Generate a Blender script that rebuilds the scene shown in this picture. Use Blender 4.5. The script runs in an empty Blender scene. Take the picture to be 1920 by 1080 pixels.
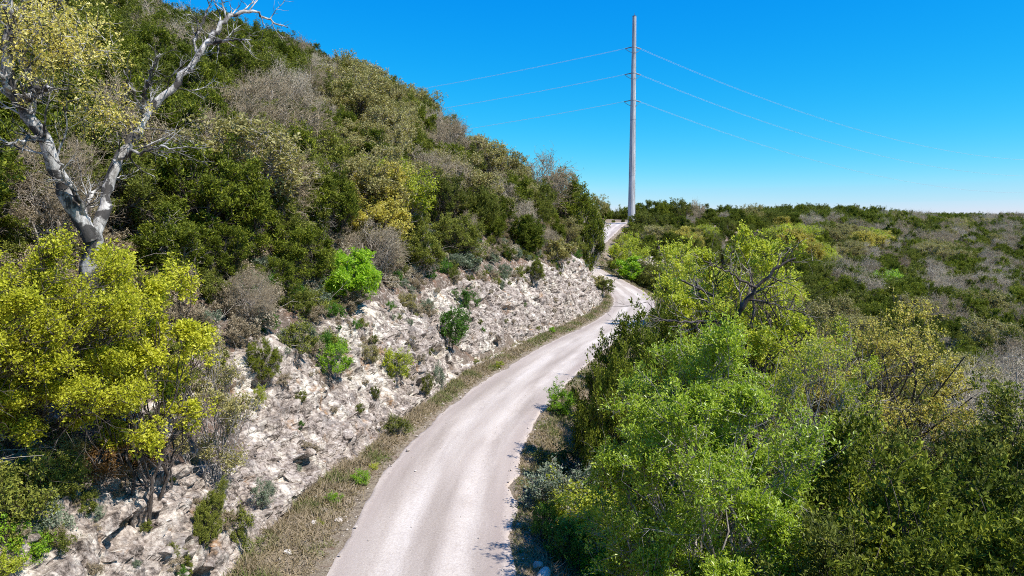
import bpy, math
import numpy as np
from mathutils import Vector

# ------------------------------------------------------------------ camera, sky, sun
SC = bpy.context.scene
COL = SC.collection
CAM_H = 8.0
PITCH = math.atan(110 / 1297.0)
cam_d = bpy.data.cameras.new("camera")
cam_d.sensor_width = 36.0
cam_d.lens = 36.0 * 1297.0 / 1920.0
cam_d.clip_start = 0.1
cam_d.clip_end = 12000
cam = bpy.data.objects.new("camera", cam_d)
COL.objects.link(cam)
cam.location = (0, 0, CAM_H)
cam.rotation_euler = (math.pi / 2 - PITCH, 0, 0)
SC.camera = cam

SUN_EL, SUN_AZ = math.radians(53), math.radians(122)     # azimuth clockwise from +Y
world = bpy.data.worlds.new("World")
SC.world = world
world.use_nodes = True
wn = world.node_tree
for n in list(wn.nodes):
    wn.nodes.remove(n)
sky = wn.nodes.new("ShaderNodeTexSky")
sky.sky_type = 'NISHITA'
sky.sun_disc = False
sky.sun_elevation = SUN_EL
sky.sun_rotation = SUN_AZ
sky.altitude = 300
sky.air_density = 1.0
sky.dust_density = 0.3
sky.ozone_density = 3.0
hs = wn.nodes.new("ShaderNodeHueSaturation")
hs.inputs['Hue'].default_value = 0.485
hs.inputs['Saturation'].default_value = 1.35
hs.inputs['Value'].default_value = 1.0
bg = wn.nodes.new("ShaderNodeBackground")
bg.inputs['Strength'].default_value = 0.111
wo = wn.nodes.new("ShaderNodeOutputWorld")
wn.links.new(sky.outputs[0], hs.inputs['Color'])
sep = wn.nodes.new("ShaderNodeSeparateColor"); cmb = wn.nodes.new("ShaderNodeCombineColor")
wn.links.new(hs.outputs[0], sep.inputs[0])
for ch, (gain, gam) in enumerate(((.80, 2.2), (.77, .92), (.955, .32))):      # camera-like colour response of the clear sky
    a1 = wn.nodes.new("ShaderNodeMath"); a1.operation = 'MULTIPLY'; a1.inputs[1].default_value = .155
    a2 = wn.nodes.new("ShaderNodeMath"); a2.operation = 'MINIMUM'; a2.inputs[1].default_value = 1.0
    a3 = wn.nodes.new("ShaderNodeMath"); a3.operation = 'POWER'; a3.inputs[1].default_value = gam
    a4 = wn.nodes.new("ShaderNodeMath"); a4.operation = 'MULTIPLY'; a4.inputs[1].default_value = gain / .155
    wn.links.new(sep.outputs[ch], a1.inputs[0]); wn.links.new(a1.outputs[0], a2.inputs[0]); wn.links.new(a2.outputs[0], a3.inputs[0])
    wn.links.new(a3.outputs[0], a4.inputs[0]); wn.links.new(a4.outputs[0], cmb.inputs[ch])
wn.links.new(cmb.outputs[0], bg.inputs['Color'])
wn.links.new(bg.outputs[0], wo.inputs['Surface'])

sun_d = bpy.data.lights.new("sun", 'SUN')
sun_d.energy = 4.6
sun_d.angle = math.radians(0.53)
sun_d.color = (1.0, 0.955, 0.89)
sun = bpy.data.objects.new("sun", sun_d)
COL.objects.link(sun)
to_sun = Vector((math.cos(SUN_EL) * math.sin(SUN_AZ), math.cos(SUN_EL) * math.cos(SUN_AZ), math.sin(SUN_EL)))
sun.rotation_euler = to_sun.to_track_quat('Z', 'Y').to_euler()
SC.view_settings.view_transform = 'Standard'
SC.view_settings.look = 'None'
SC.view_settings.gamma = 1.0
SC.view_settings.exposure = 0.58
SC.view_settings.use_curve_mapping = False
SC.cycles.max_bounces = 6
SC.cycles.diffuse_bounces = 2
SC.cycles.filter_width = 1.0
SC.cycles.transmission_bounces = 3
SC.cycles.use_denoising = False

F = 1297.0
CP, SP = math.cos(PITCH), math.sin(PITCH)
def P3(px, py, Y):                       # world point at forward distance Y seen at photo pixel (px, py)
    v = (540 - py) / F
    k = Y / (CP + v * SP)
    return np.array([(px - 960) / F * k, Y, CAM_H + (v * CP - SP) * k])
def proj(p):
    p = np.asarray(p, float)
    x, y, z = p[..., 0], p[..., 1], p[..., 2] - CAM_H
    d = y * CP - z * SP
    u = y * SP + z * CP
    d = np.where(d < 0.1, 0.1, d)
    return 960 + F * x / d, 540 - F * u / d, d

# ------------------------------------------------------------------ noise
def _h(ix, iy, iz, s):
    n = (ix * 374761393 + iy * 668265263 + iz * 2147483647 + s * 974634777) & 0xFFFFFFFF
    n = ((n ^ (n >> 13)) * 1274126177) & 0xFFFFFFFF
    n = (n ^ (n >> 16)) & 0xFFFFFFFF
    return n / 4294967295.0
def vnoise(x, y, z=0.0, s=0):
    x, y, z = np.broadcast_arrays(np.asarray(x, float), np.asarray(y, float), np.asarray(z, float))
    ix, iy, iz = np.floor(x).astype(np.int64), np.floor(y).astype(np.int64), np.floor(z).astype(np.int64)
    fx, fy, fz = x - ix, y - iy, z - iz
    fx, fy, fz = fx * fx * (3 - 2 * fx), fy * fy * (3 - 2 * fy), fz * fz * (3 - 2 * fz)
    r = 0
    for a in (0, 1):
        for b in (0, 1):
            for c in (0, 1):
                w = (fx if a else 1 - fx) * (fy if b else 1 - fy) * (fz if c else 1 - fz)
                r = r + w * _h(ix + a, iy + b, iz + c, s)
    return r * 2 - 1
def fbm(x, y, z=0.0, o=3, s=0):
    r, a = 0, 1.0
    for k in range(o):
        r = r + a * vnoise(np.asarray(x) * 2 ** k, np.asarray(y) * 2 ** k, np.asarray(z) * 2 ** k, s + k)
        a *= 0.5
    return r
def sstep(a, b, x):
    t = np.clip((np.asarray(x, float) - a) / (b - a), 0, 1)
    return t * t * (3 - 2 * t)

# ------------------------------------------------------------------ road line and terrain
CL = np.array([(-2.2, -60), (-2.2, -20), (-2.25, 0), (-2.2, 8), (-2.2, 15), (-2.2, 20), (-1.8, 25), (-0.85, 30), (0.45, 35), (2.05, 40), (4.0, 46), (6.0, 51),
               (7.9, 55.5), (10.1, 61.5), (12.2, 69), (13.6, 77), (13.9, 84), (13.2, 91), (11.9, 98), (11.0, 105), (11.1, 111), (12.3, 118), (14.7, 127),
               (18.6, 141), (23.2, 158), (27.5, 172), (40, 190), (60, 205)])
def _resample(c, step):
    for _ in range(3):                       # corner cutting: a smooth line
        q = c[:-1] * .75 + c[1:] * .25
        r = c[:-1] * .25 + c[1:] * .75
        c = np.vstack([c[:1], np.stack([q, r], 1).reshape(-1, 2), c[-1:]])
    d = np.r_[0, np.cumsum(np.hypot(*(c[1:] - c[:-1]).T))]
    t = np.arange(0, d[-1], step)
    return np.stack([np.interp(t, d, c[:, 0]), np.interp(t, d, c[:, 1])], 1)
ROAD = _resample(CL, 0.8)
RT = np.gradient(ROAD, axis=0)
RT /= np.linalg.norm(RT, axis=1)[:, None]
RN = np.stack([-RT[:, 1], RT[:, 0]], 1)          # to the left of travel
def zroad(y):
    return np.interp(y, [0, 50, 60, 70, 80, 86, 92, 99, 107, 117, 127, 142, 158, 165, 172, 400], [0, 0, .02, .1, .3, .55, 1.0, 1.65, 2.4, 3.75, 5.2, 7.15, 9.0, 9.5, 9.7, 9.7])
HW = 2.15
def verge(y):  return np.interp(y, [0, 15, 20, 24, 30, 37, 45, 55, 70, 90], [2.6, 2.2, 1.9, 1.1, 1.0, 1.5, 1.3, 1.4, 1.2, .8])
def hcut(y):   return np.interp(y, [-40, 0, 8, 15, 22, 30, 40, 55, 70, 82, 92, 100, 108, 200], [2, 2.8, 3.1, 3.3, 3.6, 3.9, 4.2, 4.7, 4.5, 3.6, 3.0, 2.0, 1.2, 1.0])
def rcut(y):   return 0.68 * hcut(y)
def near_road(x, y):
    x = np.asarray(x, float).ravel(); y = np.asarray(y, float).ravel()
    S = np.empty(len(x)); YY = np.empty(len(x))
    for a in range(0, len(x), 20000):
        b = a + 20000
        dx = x[a:b, None] - ROAD[None, :, 0]; dy = y[a:b, None] - ROAD[None, :, 1]
        i = np.argmin(dx * dx + dy * dy, 1)
        r = np.arange(len(i))
        ddx, ddy = dx[r, i], dy[r, i]
        lat = ddx * RN[i, 0] + ddy * RN[i, 1]
        lon = ddx * RT[i, 0] + ddy * RT[i, 1]
        dist = np.hypot(ddx, ddy)
        S[a:b] = np.where(np.abs(lon) < .8, lat, np.sign(lat) * dist)
        YY[a:b] = ROAD[i, 1] + lon * RT[i, 1]
    return S, YY
CTRL = np.array([(16, 22, -6.6), (10, 14, -4.8), (7, 5, -4), (12, -10, -5), (30, 10, -8), (60, 20, -9), (33, 45, -9), (20, 42, -7.6), (63, 85, -7.2), (133, 180, -5.2),
                 (222, 300, 0.5), (333, 450, 10.5), (39, 80, -6.5), (64, 130, -3.4), (108, 220, 2.3), (162, 330, 11.3), (44, 130, 1.6), (68, 200, 8.8), (27, 120, 4.2),
                 (37, 165, 7.6), (48, 180, 8.6), (22, 70, -5), (30, 100, -2.5), (120, 60, -9), (250, 120, -8), (400, 300, 0), (480, 520, 9), (300, 700, 4), (150, 500, 6),
                 (60, 330, 6), (0, 260, 6), (-60, 400, 4), (700, 700, 4), (-100, 900, 0), (900, 200, -4)], float)
def _tps():
    X = CTRL[:, :2] / 100; n = len(X)
    d = np.linalg.norm(X[:, None] - X[None], axis=2)
    K = np.where(d > 0, d * d * np.log(d + 1e-12), 0) + np.eye(n) * .004
    A = np.zeros((n + 3, n + 3)); A[:n, :n] = K; A[:n, n] = 1; A[:n, n + 1:] = X; A[n, :n] = 1; A[n + 1:, :n] = X.T
    return np.linalg.solve(A, np.r_[CTRL[:, 2], 0, 0, 0])
TPSW = _tps()
def valley(x, y):
    X = np.clip(np.stack([x, y], 1) / 100, [-2, -.5], [9, 9]); out = np.empty(len(X)); C = CTRL[:, :2] / 100
    for a in range(0, len(X), 40000):
        d = np.linalg.norm(X[a:a + 40000, None] - C[None], axis=2)
        out[a:a + 40000] = (d * d * np.log(d + 1e-12)) @ TPSW[:len(C)] + TPSW[len(C)] + X[a:a + 40000] @ TPSW[len(C) + 1:]
    return np.clip(out, -12, 16)
def height(x, y, rough=True, sink=True):
    shp = np.shape(x); x = np.asarray(x, float).ravel(); y = np.asarray(y, float).ravel()
    s, yy = near_road(x, y); zr = zroad(yy); n1 = fbm(x / 9, y / 9, o=2, s=5)
    # left: verge, cut, hillside
    sf = HW + verge(yy); hc, rc = hcut(yy), rcut(yy); su = s - sf - rc
    slope = np.interp(yy, [-40, 0, 30, 60, 80, 95, 110, 130, 170], [.5, .62, .70, .76, .86, .98, .85, .4, .05])
    top = 38 + 6 * vnoise(x / 40, y / 40, s=9)
    up = slope * np.maximum(su, 0)
    up = top * (1 - np.exp(-up / top * 1.12)) if True else up
    cut = np.clip((s - sf) / rc, 0, 1)
    zl = zr + .05 + sstep(HW, sf, s) * .12 + hc * cut + up + n1 * .5 * sstep(0, 6, su)
    inside = ((s > sf - .15) & (su < .7)) & (yy < 104) & (yy > -5)
    if sink:
        zl = zl - np.where(inside, .75 * sstep(sf - .15, sf + .3, s) * (1 - sstep(.1, .7, su)), 0)
    far = sstep(150, 210, y)
    # right: shoulder and drop into the valley
    r = -s; dz = np.maximum(r - HW - 1.0, 0)
    zd = zr + .03 - .25 * sstep(HW, HW + 1.2, r) - .62 * dz
    V = valley(x, y)
    w = sstep(3.5, 15, r)
    zrgt = np.where(r > 2, zd * (1 - w) + (V + n1 * .6) * w, zr)
    z = np.where(s > 0, zl, zrgt)
    edge = np.where(s > 0, far, 0)
    z = z * (1 - edge) + (V - 0) * edge
    if rough:
        z = z + .09 * fbm(x * .9, y * .9, o=3, s=31) * sstep(HW - .1, HW + .8, np.abs(s))
    z = z - .12 * (1 - sstep(HW - .35, HW + .02, np.abs(s)))           # the road bed lies under the road sheet
    return z.reshape(shp)
def H1(x, y): return float(height(np.array([x]), np.array([y]))[0])

# ------------------------------------------------------------------ mesh helpers
def mesh_np(name, V, Q, attrs=None, mats=None, matidx=None, smooth=False):
    """V (n,3), Q (m,4) or (m,3) int"""
    V = np.asarray(V, np.float32); Q = np.asarray(Q, np.int32)
    me = bpy.data.meshes.new(name); k = Q.shape[1]
    me.vertices.add(len(V)); me.vertices.foreach_set("co", V.ravel())
    me.loops.add(Q.size); me.loops.foreach_set("vertex_index", Q.ravel())
    me.polygons.add(len(Q)); me.polygons.foreach_set("loop_start", np.arange(0, Q.size, k, dtype=np.int32))
    me.polygons.foreach_set("use_smooth", np.full(len(Q), smooth))
    for n, a in (attrs or {}).items():
        at = me.attributes.new(n, 'FLOAT', 'POINT'); at.data.foreach_set("value", np.asarray(a, np.float32).ravel())
    for m in (mats or []): me.materials.append(m)
    if matidx is not None: me.polygons.foreach_set("material_index", np.asarray(matidx, np.int32))
    me.update(calc_edges=True)
    return me
def link(name, data, parent=None, **kw):
    o = bpy.data.objects.new(name, data); COL.objects.link(o)
    if parent is not None: o.parent = parent
    for k, v in kw.items(): o[k] = v
    return o
def grid_quads(n, m):
    i = np.arange((n - 1) * (m - 1)); a = i // (m - 1) * m + i % (m - 1)
    return np.stack([a, a + 1, a + m + 1, a + m], 1)

# ------------------------------------------------------------------ materials
class NT:
    def __init__(s, name):
        s.m = bpy.data.materials.new(name); s.m.use_nodes = True; s.t = s.m.node_tree
        for n in list(s.t.nodes): s.t.nodes.remove(n)
        s.out = s.t.nodes.new("ShaderNodeOutputMaterial")
    def n(s, typ, ins=None, **kw):
        n = s.t.nodes.new(typ)
        for k, v in kw.items(): setattr(n, k, v)
        for k, v in (ins or {}).items():
            if isinstance(v, bpy.types.NodeSocket): s.t.links.new(v, n.inputs[k])
            else: n.inputs[k].default_value = v
        return n
    def noise(s, scale, detail=4, rough=.55, vec=None, dist=0.0):
        ins = {'Scale': scale, 'Detail': detail, 'Roughness': rough, 'Distortion': dist}
        if vec is not None: ins['Vector'] = vec
        return s.n("ShaderNodeTexNoise", ins).outputs['Fac']
    def ramp(s, fac, stops):
        r = s.n("ShaderNodeValToRGB", {'Fac': fac}); e = r.color_ramp.elements
        while len(e) < len(stops): e.new(.5)
        for el, (p, c) in zip(e, stops):
            el.position = p; el.color = (*c, 1) if len(c) == 3 else c
        return r.outputs['Color']
    def f(s, fac, a, b):        # float ramp a..b -> 0..1
        return s.n("ShaderNodeMapRange", {'Value': fac, 'From Min': a, 'From Max': b}).outputs['Result']
    def mix(s, fac, a, b, mode='MIX'):
        n = s.n("ShaderNodeMix", data_type='RGBA', blend_type=mode)
        for sock, v in ((n.inputs[0], fac), (n.inputs[6], a), (n.inputs[7], b)):
            if isinstance(v, bpy.types.NodeSocket): s.t.links.new(v, sock)
            else: sock.default_value = (*v, 1) if isinstance(v, tuple) and len(v) == 3 else v
        return n.outputs[2]
    def math(s, op, a, b=0.0):
        n = s.n("ShaderNodeMath", operation=op)
        for i, v in enumerate((a, b)):
            if isinstance(v, bpy.types.NodeSocket): s.t.links.new(v, n.inputs[i])
            else: n.inputs[i].default_value = v
        return n.outputs[0]
    def attr(s, name): return s.n("ShaderNodeAttribute", attribute_name=name).outputs['Fac']
    def pos(s): return s.n("ShaderNodeNewGeometry").outputs['Position']
    def bump(s, h, strength=.5, dist=.05):
        return s.n("ShaderNodeBump", {'Height': h, 'Strength': strength, 'Distance': dist}).outputs['Normal']
    def end(s, col, rough=.9, normal=None, spec=.3, metal=0.0):
        b = s.n("ShaderNodeBsdfPrincipled", {'Roughness': rough, 'Specular IOR Level': spec, 'Metallic': metal})
        if isinstance(col, bpy.types.NodeSocket): s.t.links.new(col, b.inputs['Base Color'])
        else: b.inputs['Base Color'].default_value = (*col, 1)
        if normal is not None: s.t.links.new(normal, b.inputs['Normal'])
        s.t.links.new(b.outputs[0], s.out.inputs['Surface'])
        return s.m
def leaf_mat(name, a, b, c, transl=.35, rough=.5, spec=.35, tc=1.35):
    t = NT(name)
    tint = t.attr("tint")
    rnd = t.n("ShaderNodeObjectInfo").outputs['Random']
    k = t.math('ADD', t.math('MULTIPLY', tint, .72), t.math('MULTIPLY', rnd, .28))
    col = t.ramp(k, [(.05, a), (.5, b), (.95, c)])
    pb = t.n("ShaderNodeBsdfPrincipled", {'Base Color': col, 'Roughness': rough, 'Specular IOR Level': spec})
    tr = t.n("ShaderNodeBsdfTranslucent", {'Color': t.mix(1.0, col, (tc, tc * 1.02, tc * .55), 'MULTIPLY')})
    mx = t.n("ShaderNodeMixShader", {0: transl, 1: pb.outputs[0], 2: tr.outputs[0]})
    t.t.links.new(mx.outputs[0], t.out.inputs['Surface'])
    return t.m
def rock_mat(name, rocky_only=True):
    t = NT(name); p = t.pos()
    sq = t.n("ShaderNodeMapping", {'Vector': p, 'Scale': (1.0, 1.25, .95)}).outputs[0]
    big = t.noise(.42, 6, .65, sq); med = t.noise(2.4, 8, .7, sq, .1); fine = t.noise(12, 6, .75, sq, .1); hue = t.noise(.9, 6, .65, sq)
    mixn = t.math('ADD', t.math('MULTIPLY', med, .55), t.math('MULTIPLY', fine, .45))
    dark = t.ramp(mixn, [(.40, (.065, .052, .043)), (.455, (.22, .175, .145)), (.515, (.39, .325, .275)), (.565, (.52, .445, .38)), (.62, (.70, .62, .54))])
    fresh = t.ramp(mixn, [(.39, (.10, .078, .06)), (.45, (.38, .32, .255)), (.51, (.58, .51, .42)), (.6, (.78, .72, .62))])
    col = t.mix(t.f(t.math('ADD', big, t.math('MULTIPLY', med, .35)), .70, .78), dark, fresh)
    col = t.mix(t.math('MULTIPLY', t.f(hue, .50, .6), .5), col, t.mix(1.0, col, (.74, .70, .66), 'MULTIPLY'))
    run = t.noise(1.5, 5, .65, t.n("ShaderNodeMapping", {'Vector': p, 'Scale': (1.3, 1.5, .3)}).outputs[0], .3)
    col = t.mix(t.math('MULTIPLY', t.f(run, .56, .63), .55), col, (.17, .15, .14))                      # old water stains down the face
    orange = t.math('MULTIPLY', t.f(t.noise(.9, 4, .6, p), .60, .68), t.f(med, .6, .45))
    col = t.mix(t.math('MULTIPLY', orange, .7), col, (.42, .24, .11))
    cr = t.n("ShaderNodeTexVoronoi", {'Vector': t.mix(.25, sq, t.n("ShaderNodeTexNoise", {'Vector': p, 'Scale': 3.5, 'Detail': 5.0}).outputs['Color'], 'ADD'), 'Scale': 2.4}, feature='DISTANCE_TO_EDGE').outputs['Distance']
    crk = t.math('MULTIPLY', t.f(cr, .05, .0), t.f(t.noise(1.7, 4, .6, p), .5, .58))
    col = t.mix(t.math('MULTIPLY', crk, .8), col, (.055, .043, .036))
    h = t.math('ADD', t.math('MULTIPLY', fine, 1.0), t.math('MULTIPLY', t.noise(32, 4, .7, p), .4))
    return t.end(col, .92, t.bump(h, .8, .045), .15)
M = {}
M['rock'] = rock_mat("limestone")
def ground_mat():
    t = NT("hill_soil"); p = t.pos()
    a = t.noise(.8, 5, .6, p); b = t.noise(6, 6, .7, p, .3); c = t.noise(22, 4, .7, p)
    col = t.ramp(b, [(.3, (.06, .045, .034)), (.5, (.16, .12, .092)), (.7, (.30, .235, .19))])
    col = t.mix(t.math('MULTIPLY', t.f(a, .5, .62), .6), col, (.23, .13, .085))                # red-brown leaf litter
    rocky = t.attr("rocky")
    stone = t.ramp(c, [(.3, (.25, .205, .17)), (.5, (.52, .45, .39)), (.7, (.74, .68, .61))])
    k = t.f(t.math('ADD', t.math('MULTIPLY', b, 1.0), t.math('MULTIPLY', rocky, .34)), .60, .68)
    col = t.mix(k, col, stone)
    dry = t.attr("dry")
    gr = t.ramp(c, [(.35, (.15, .115, .075)), (.5, (.27, .215, .15)), (.68, (.40, .34, .26))])
    col = t.mix(t.math('MULTIPLY', dry, t.f(b, .35, .5)), col, gr)
    return t.end(col, .95, t.bump(t.math('ADD', b, t.math('MULTIPLY', c, .5)), 1.0, .08), .1)
M['ground'] = ground_mat()
def road_mat():
    t = NT("caliche_gravel"); u = t.attr("across"); v = t.attr("along"); p = t.pos()
    st = t.n("ShaderNodeCombineXYZ", {'X': t.math('MULTIPLY', u, .9), 'Y': t.math('MULTIPLY', v, .09)}).outputs[0]
    streak = t.noise(1.3, 3, .5, st, .2); patch = t.noise(.33, 4, .6, p, .4); fine = t.noise(16, 5, .75, p); peb = t.noise(60, 3, .7, p)
    base = t.ramp(streak, [(.3, (.40, .35, .31)), (.5, (.51, .455, .41)), (.7, (.60, .55, .50))])
    au = t.math('ABSOLUTE', t.math('ADD', u, .12))                                             # worn wheel paths either side of the crown
    tr = t.math('MULTIPLY', t.f(au, .28, .62), t.f(au, 1.28, .8))
    tr = t.math('MULTIPLY', tr, t.f(t.math('ADD', streak, t.math('MULTIPLY', patch, .9)), .72, 1.12))
    col = t.mix(t.math('MULTIPLY', tr, .52), base, (.80, .75, .695))
    edge = t.math('MULTIPLY', t.f(t.math('ABSOLUTE', u), 1.25, 1.9), t.f(fine, .3, .55))
    col = t.mix(t.math('MULTIPLY', edge, .5), col, (.31, .245, .225))
    rim = t.f(t.math('ADD', t.math('ABSOLUTE', u), t.math('MULTIPLY', fine, .5)), 2.12, 2.3)
    col = t.mix(t.math('MULTIPLY', rim, .55), col, (.62, .55, .49))
    col = t.mix(t.f(fine, .62, .3), col, t.mix(1.0, col, (.74, .71, .69), 'MULTIPLY'))
    col = t.mix(t.math('MULTIPLY', t.f(peb, .6, .72), .45), col, (.80, .76, .71))
    col = t.mix(t.math('MULTIPLY', t.f(peb, .4, .30), .45), col, (.22, .18, .16))
    col = t.mix(1.0, col, (.96, .925, .885), 'MULTIPLY')
    return t.end(col, .93, t.bump(t.math('ADD', fine, t.math('MULTIPLY', peb, .6)), .55, .03), .15)
M['road'] = road_mat()
def bark_mat(name, a, b, c, sc=6.0, lichen=0.0):
    t = NT(name); p = t.n("ShaderNodeTexCoord").outputs['Object']
    q = t.n("ShaderNodeMapping", {'Vector': p, 'Scale': (1, 1, .45)}).outputs[0]
    n = t.noise(sc, 5, .7, q, .5)
    col = t.ramp(n, [(.35, a), (.5, b), (.64, c)])
    if lichen:
        l = t.noise(2.3, 5, .65, p, .6)
        col = t.mix(t.math('MULTIPLY', t.f(l, .54, .46), lichen), col, (.045, .04, .037))
    return t.end(col, .9, t.bump(t.noise(sc * 4, 4, .7, q), .8, .02), .15)
M['bark_grey'] = bark_mat("grey_bark", (.16, .135, .12), (.30, .265, .24), (.44, .40, .37))
M['bark_dark'] = bark_mat("dark_bark", (.035, .027, .022), (.08, .064, .054), (.18, .155, .14))
M['bark_pale'] = bark_mat("pale_lichened_bark", (.15, .135, .12), (.38, .355, .325), (.62, .59, .55), 7, .95)
M['twig'] = bark_mat("weathered_twig", (.22, .18, .145), (.40, .34, .28), (.56, .50, .43), 9)
M['juniper'] = leaf_mat("juniper_foliage", (.030, .044, .006), (.115, .145, .014), (.36, .38, .04), .22, .6, .12)
M['juniper_olive'] = leaf_mat("olive_juniper_foliage", (.045, .056, .012), (.15, .17, .028), (.38, .385, .07), .22, .6, .12)
M['yellow'] = leaf_mat("chartreuse_leaves", (.28, .29, .020), (.56, .56, .040), (.80, .77, .12), .45, .5, .25, 1.15)
M['bright'] = leaf_mat("bright_green_leaves", (.09, .19, .010), (.25, .43, .022), (.48, .64, .05), .44)
M['ash'] = leaf_mat("fresh_green_leaves", (.15, .235, .014), (.385, .485, .037), (.69, .75, .16), .42, .38, .5)
M['lime'] = leaf_mat("lime_green_leaves", (.19, .23, .016), (.46, .50, .042), (.72, .72, .14), .44)
M['gold'] = leaf_mat("golden_bud_leaves", (.28, .225, .04), (.52, .44, .085), (.74, .67, .20), .38)
M['pale_gold'] = leaf_mat("pale_gold_leaves", (.38, .31, .06), (.66, .56, .14), (.82, .75, .32), .38)
M['ochre'] = leaf_mat("olive_ochre_leaves", (.16, .14, .045), (.33, .29, .10), (.50, .45, .19), .3)
M['taupe'] = leaf_mat("taupe_buds", (.16, .12, .075), (.34, .27, .175), (.51, .43, .31), .15, .9, .03)
M['pale_taupe'] = leaf_mat("pale_taupe_buds", (.24, .195, .13), (.43, .36, .26), (.60, .53, .41), .15, .9, .03)
M['deep'] = leaf_mat("deep_green_leaves", (.03, .08, .008), (.08, .19, .015), (.17, .32, .03), .32)
M['sage'] = leaf_mat("sage_leaves", (.10, .13, .08), (.20, .24, .15), (.32, .36, .26), .2)
M['rust'] = leaf_mat("rusty_leaves", (.12, .06, .02), (.24, .13, .04), (.36, .22, .07), .3)
M['grass'] = leaf_mat("verge_grass_blades", (.46, .365, .28), (.30, .235, .14), (.12, .18, .03), .25, .6, .1)

# ------------------------------------------------------------------ ground
def axis(*seg):
    out = []
    for a, b, st in seg: out.append(np.arange(a, b, st))
    return np.unique(np.round(np.concatenate(out), 4))
gx = axis((-3000, -400, 260), (-400, -90, 16), (-90, -30, 1.6), (-30, -12, .5), (-12, 20, .32), (20, 45, .8), (45, 130, 2.2), (130, 420, 7), (420, 1000, 30), (1000, 5001, 400))
gy = axis((-600, -60, 60), (-60, 4, 3), (4, 50, .36), (50, 120, .6), (120, 180, 1.3), (180, 500, 6), (500, 1000, 30), (1000, 6001, 500))
GX, GY = np.meshgrid(gx, gy, indexing='ij')
GZ = height(GX, GY)
_s, _yy = near_road(GX, GY)
_su = _s - HW - verge(_yy) - rcut(_yy)
rocky = np.where(_s > 0, .16 * (1 - sstep(0, 9, _su)) * sstep(-3, 0, _su) * (1 - .5 * sstep(80, 110, _yy)), .15)
dry = np.where(_s > 0, 1 - sstep(0, 1, _su + rcut(_yy)), 1 - sstep(HW + 1, HW + 5, -_s))
link("ground", mesh_np("ground", np.stack([GX, GY, GZ], -1).reshape(-1, 3), grid_quads(len(gx), len(gy)), {'rocky': rocky, 'dry': dry}, [M['ground']], smooth=True), kind='structure')

# road sheet, ragged gravel edges
def build_road():
    c = _resample(CL, .22); c = c[(c[:, 1] > -30)]
    T = np.gradient(c, axis=0); T /= np.linalg.norm(T, axis=1)[:, None]; N = np.stack([-T[:, 1], T[:, 0]], 1)
    al = np.arange(len(c)) * .22
    u = np.r_[-1.06, -1.0, np.linspace(-.95, .95, 22), 1.0, 1.06]
    U, A = np.meshgrid(u, al); hw = HW + .13 * fbm(A * .55, U * 0 + np.sign(U) * 9, o=4, s=3) + .05 * vnoise(A * 3, np.sign(U) * 5, s=8)
    S = U * hw
    X = c[:, 0, None] + N[:, 0, None] * S; Y = c[:, 1, None] + N[:, 1, None] * S
    Z = zroad(c[:, 1])[:, None] + .03 + .035 * (1 - U ** 2) - .03 * np.exp(-((np.abs(U + .05) - .42) / .16) ** 2) + .012 * fbm(X * 1.3, Y * 1.3, o=2, s=4)
    Z[:, [0, -1]] -= .22
    link("road", mesh_np("road", np.stack([X, Y, Z], -1).reshape(-1, 3), grid_quads(len(al), len(u)), {'across': S, 'along': A}, [M['road']], smooth=True), kind='structure')
build_road()

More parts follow.
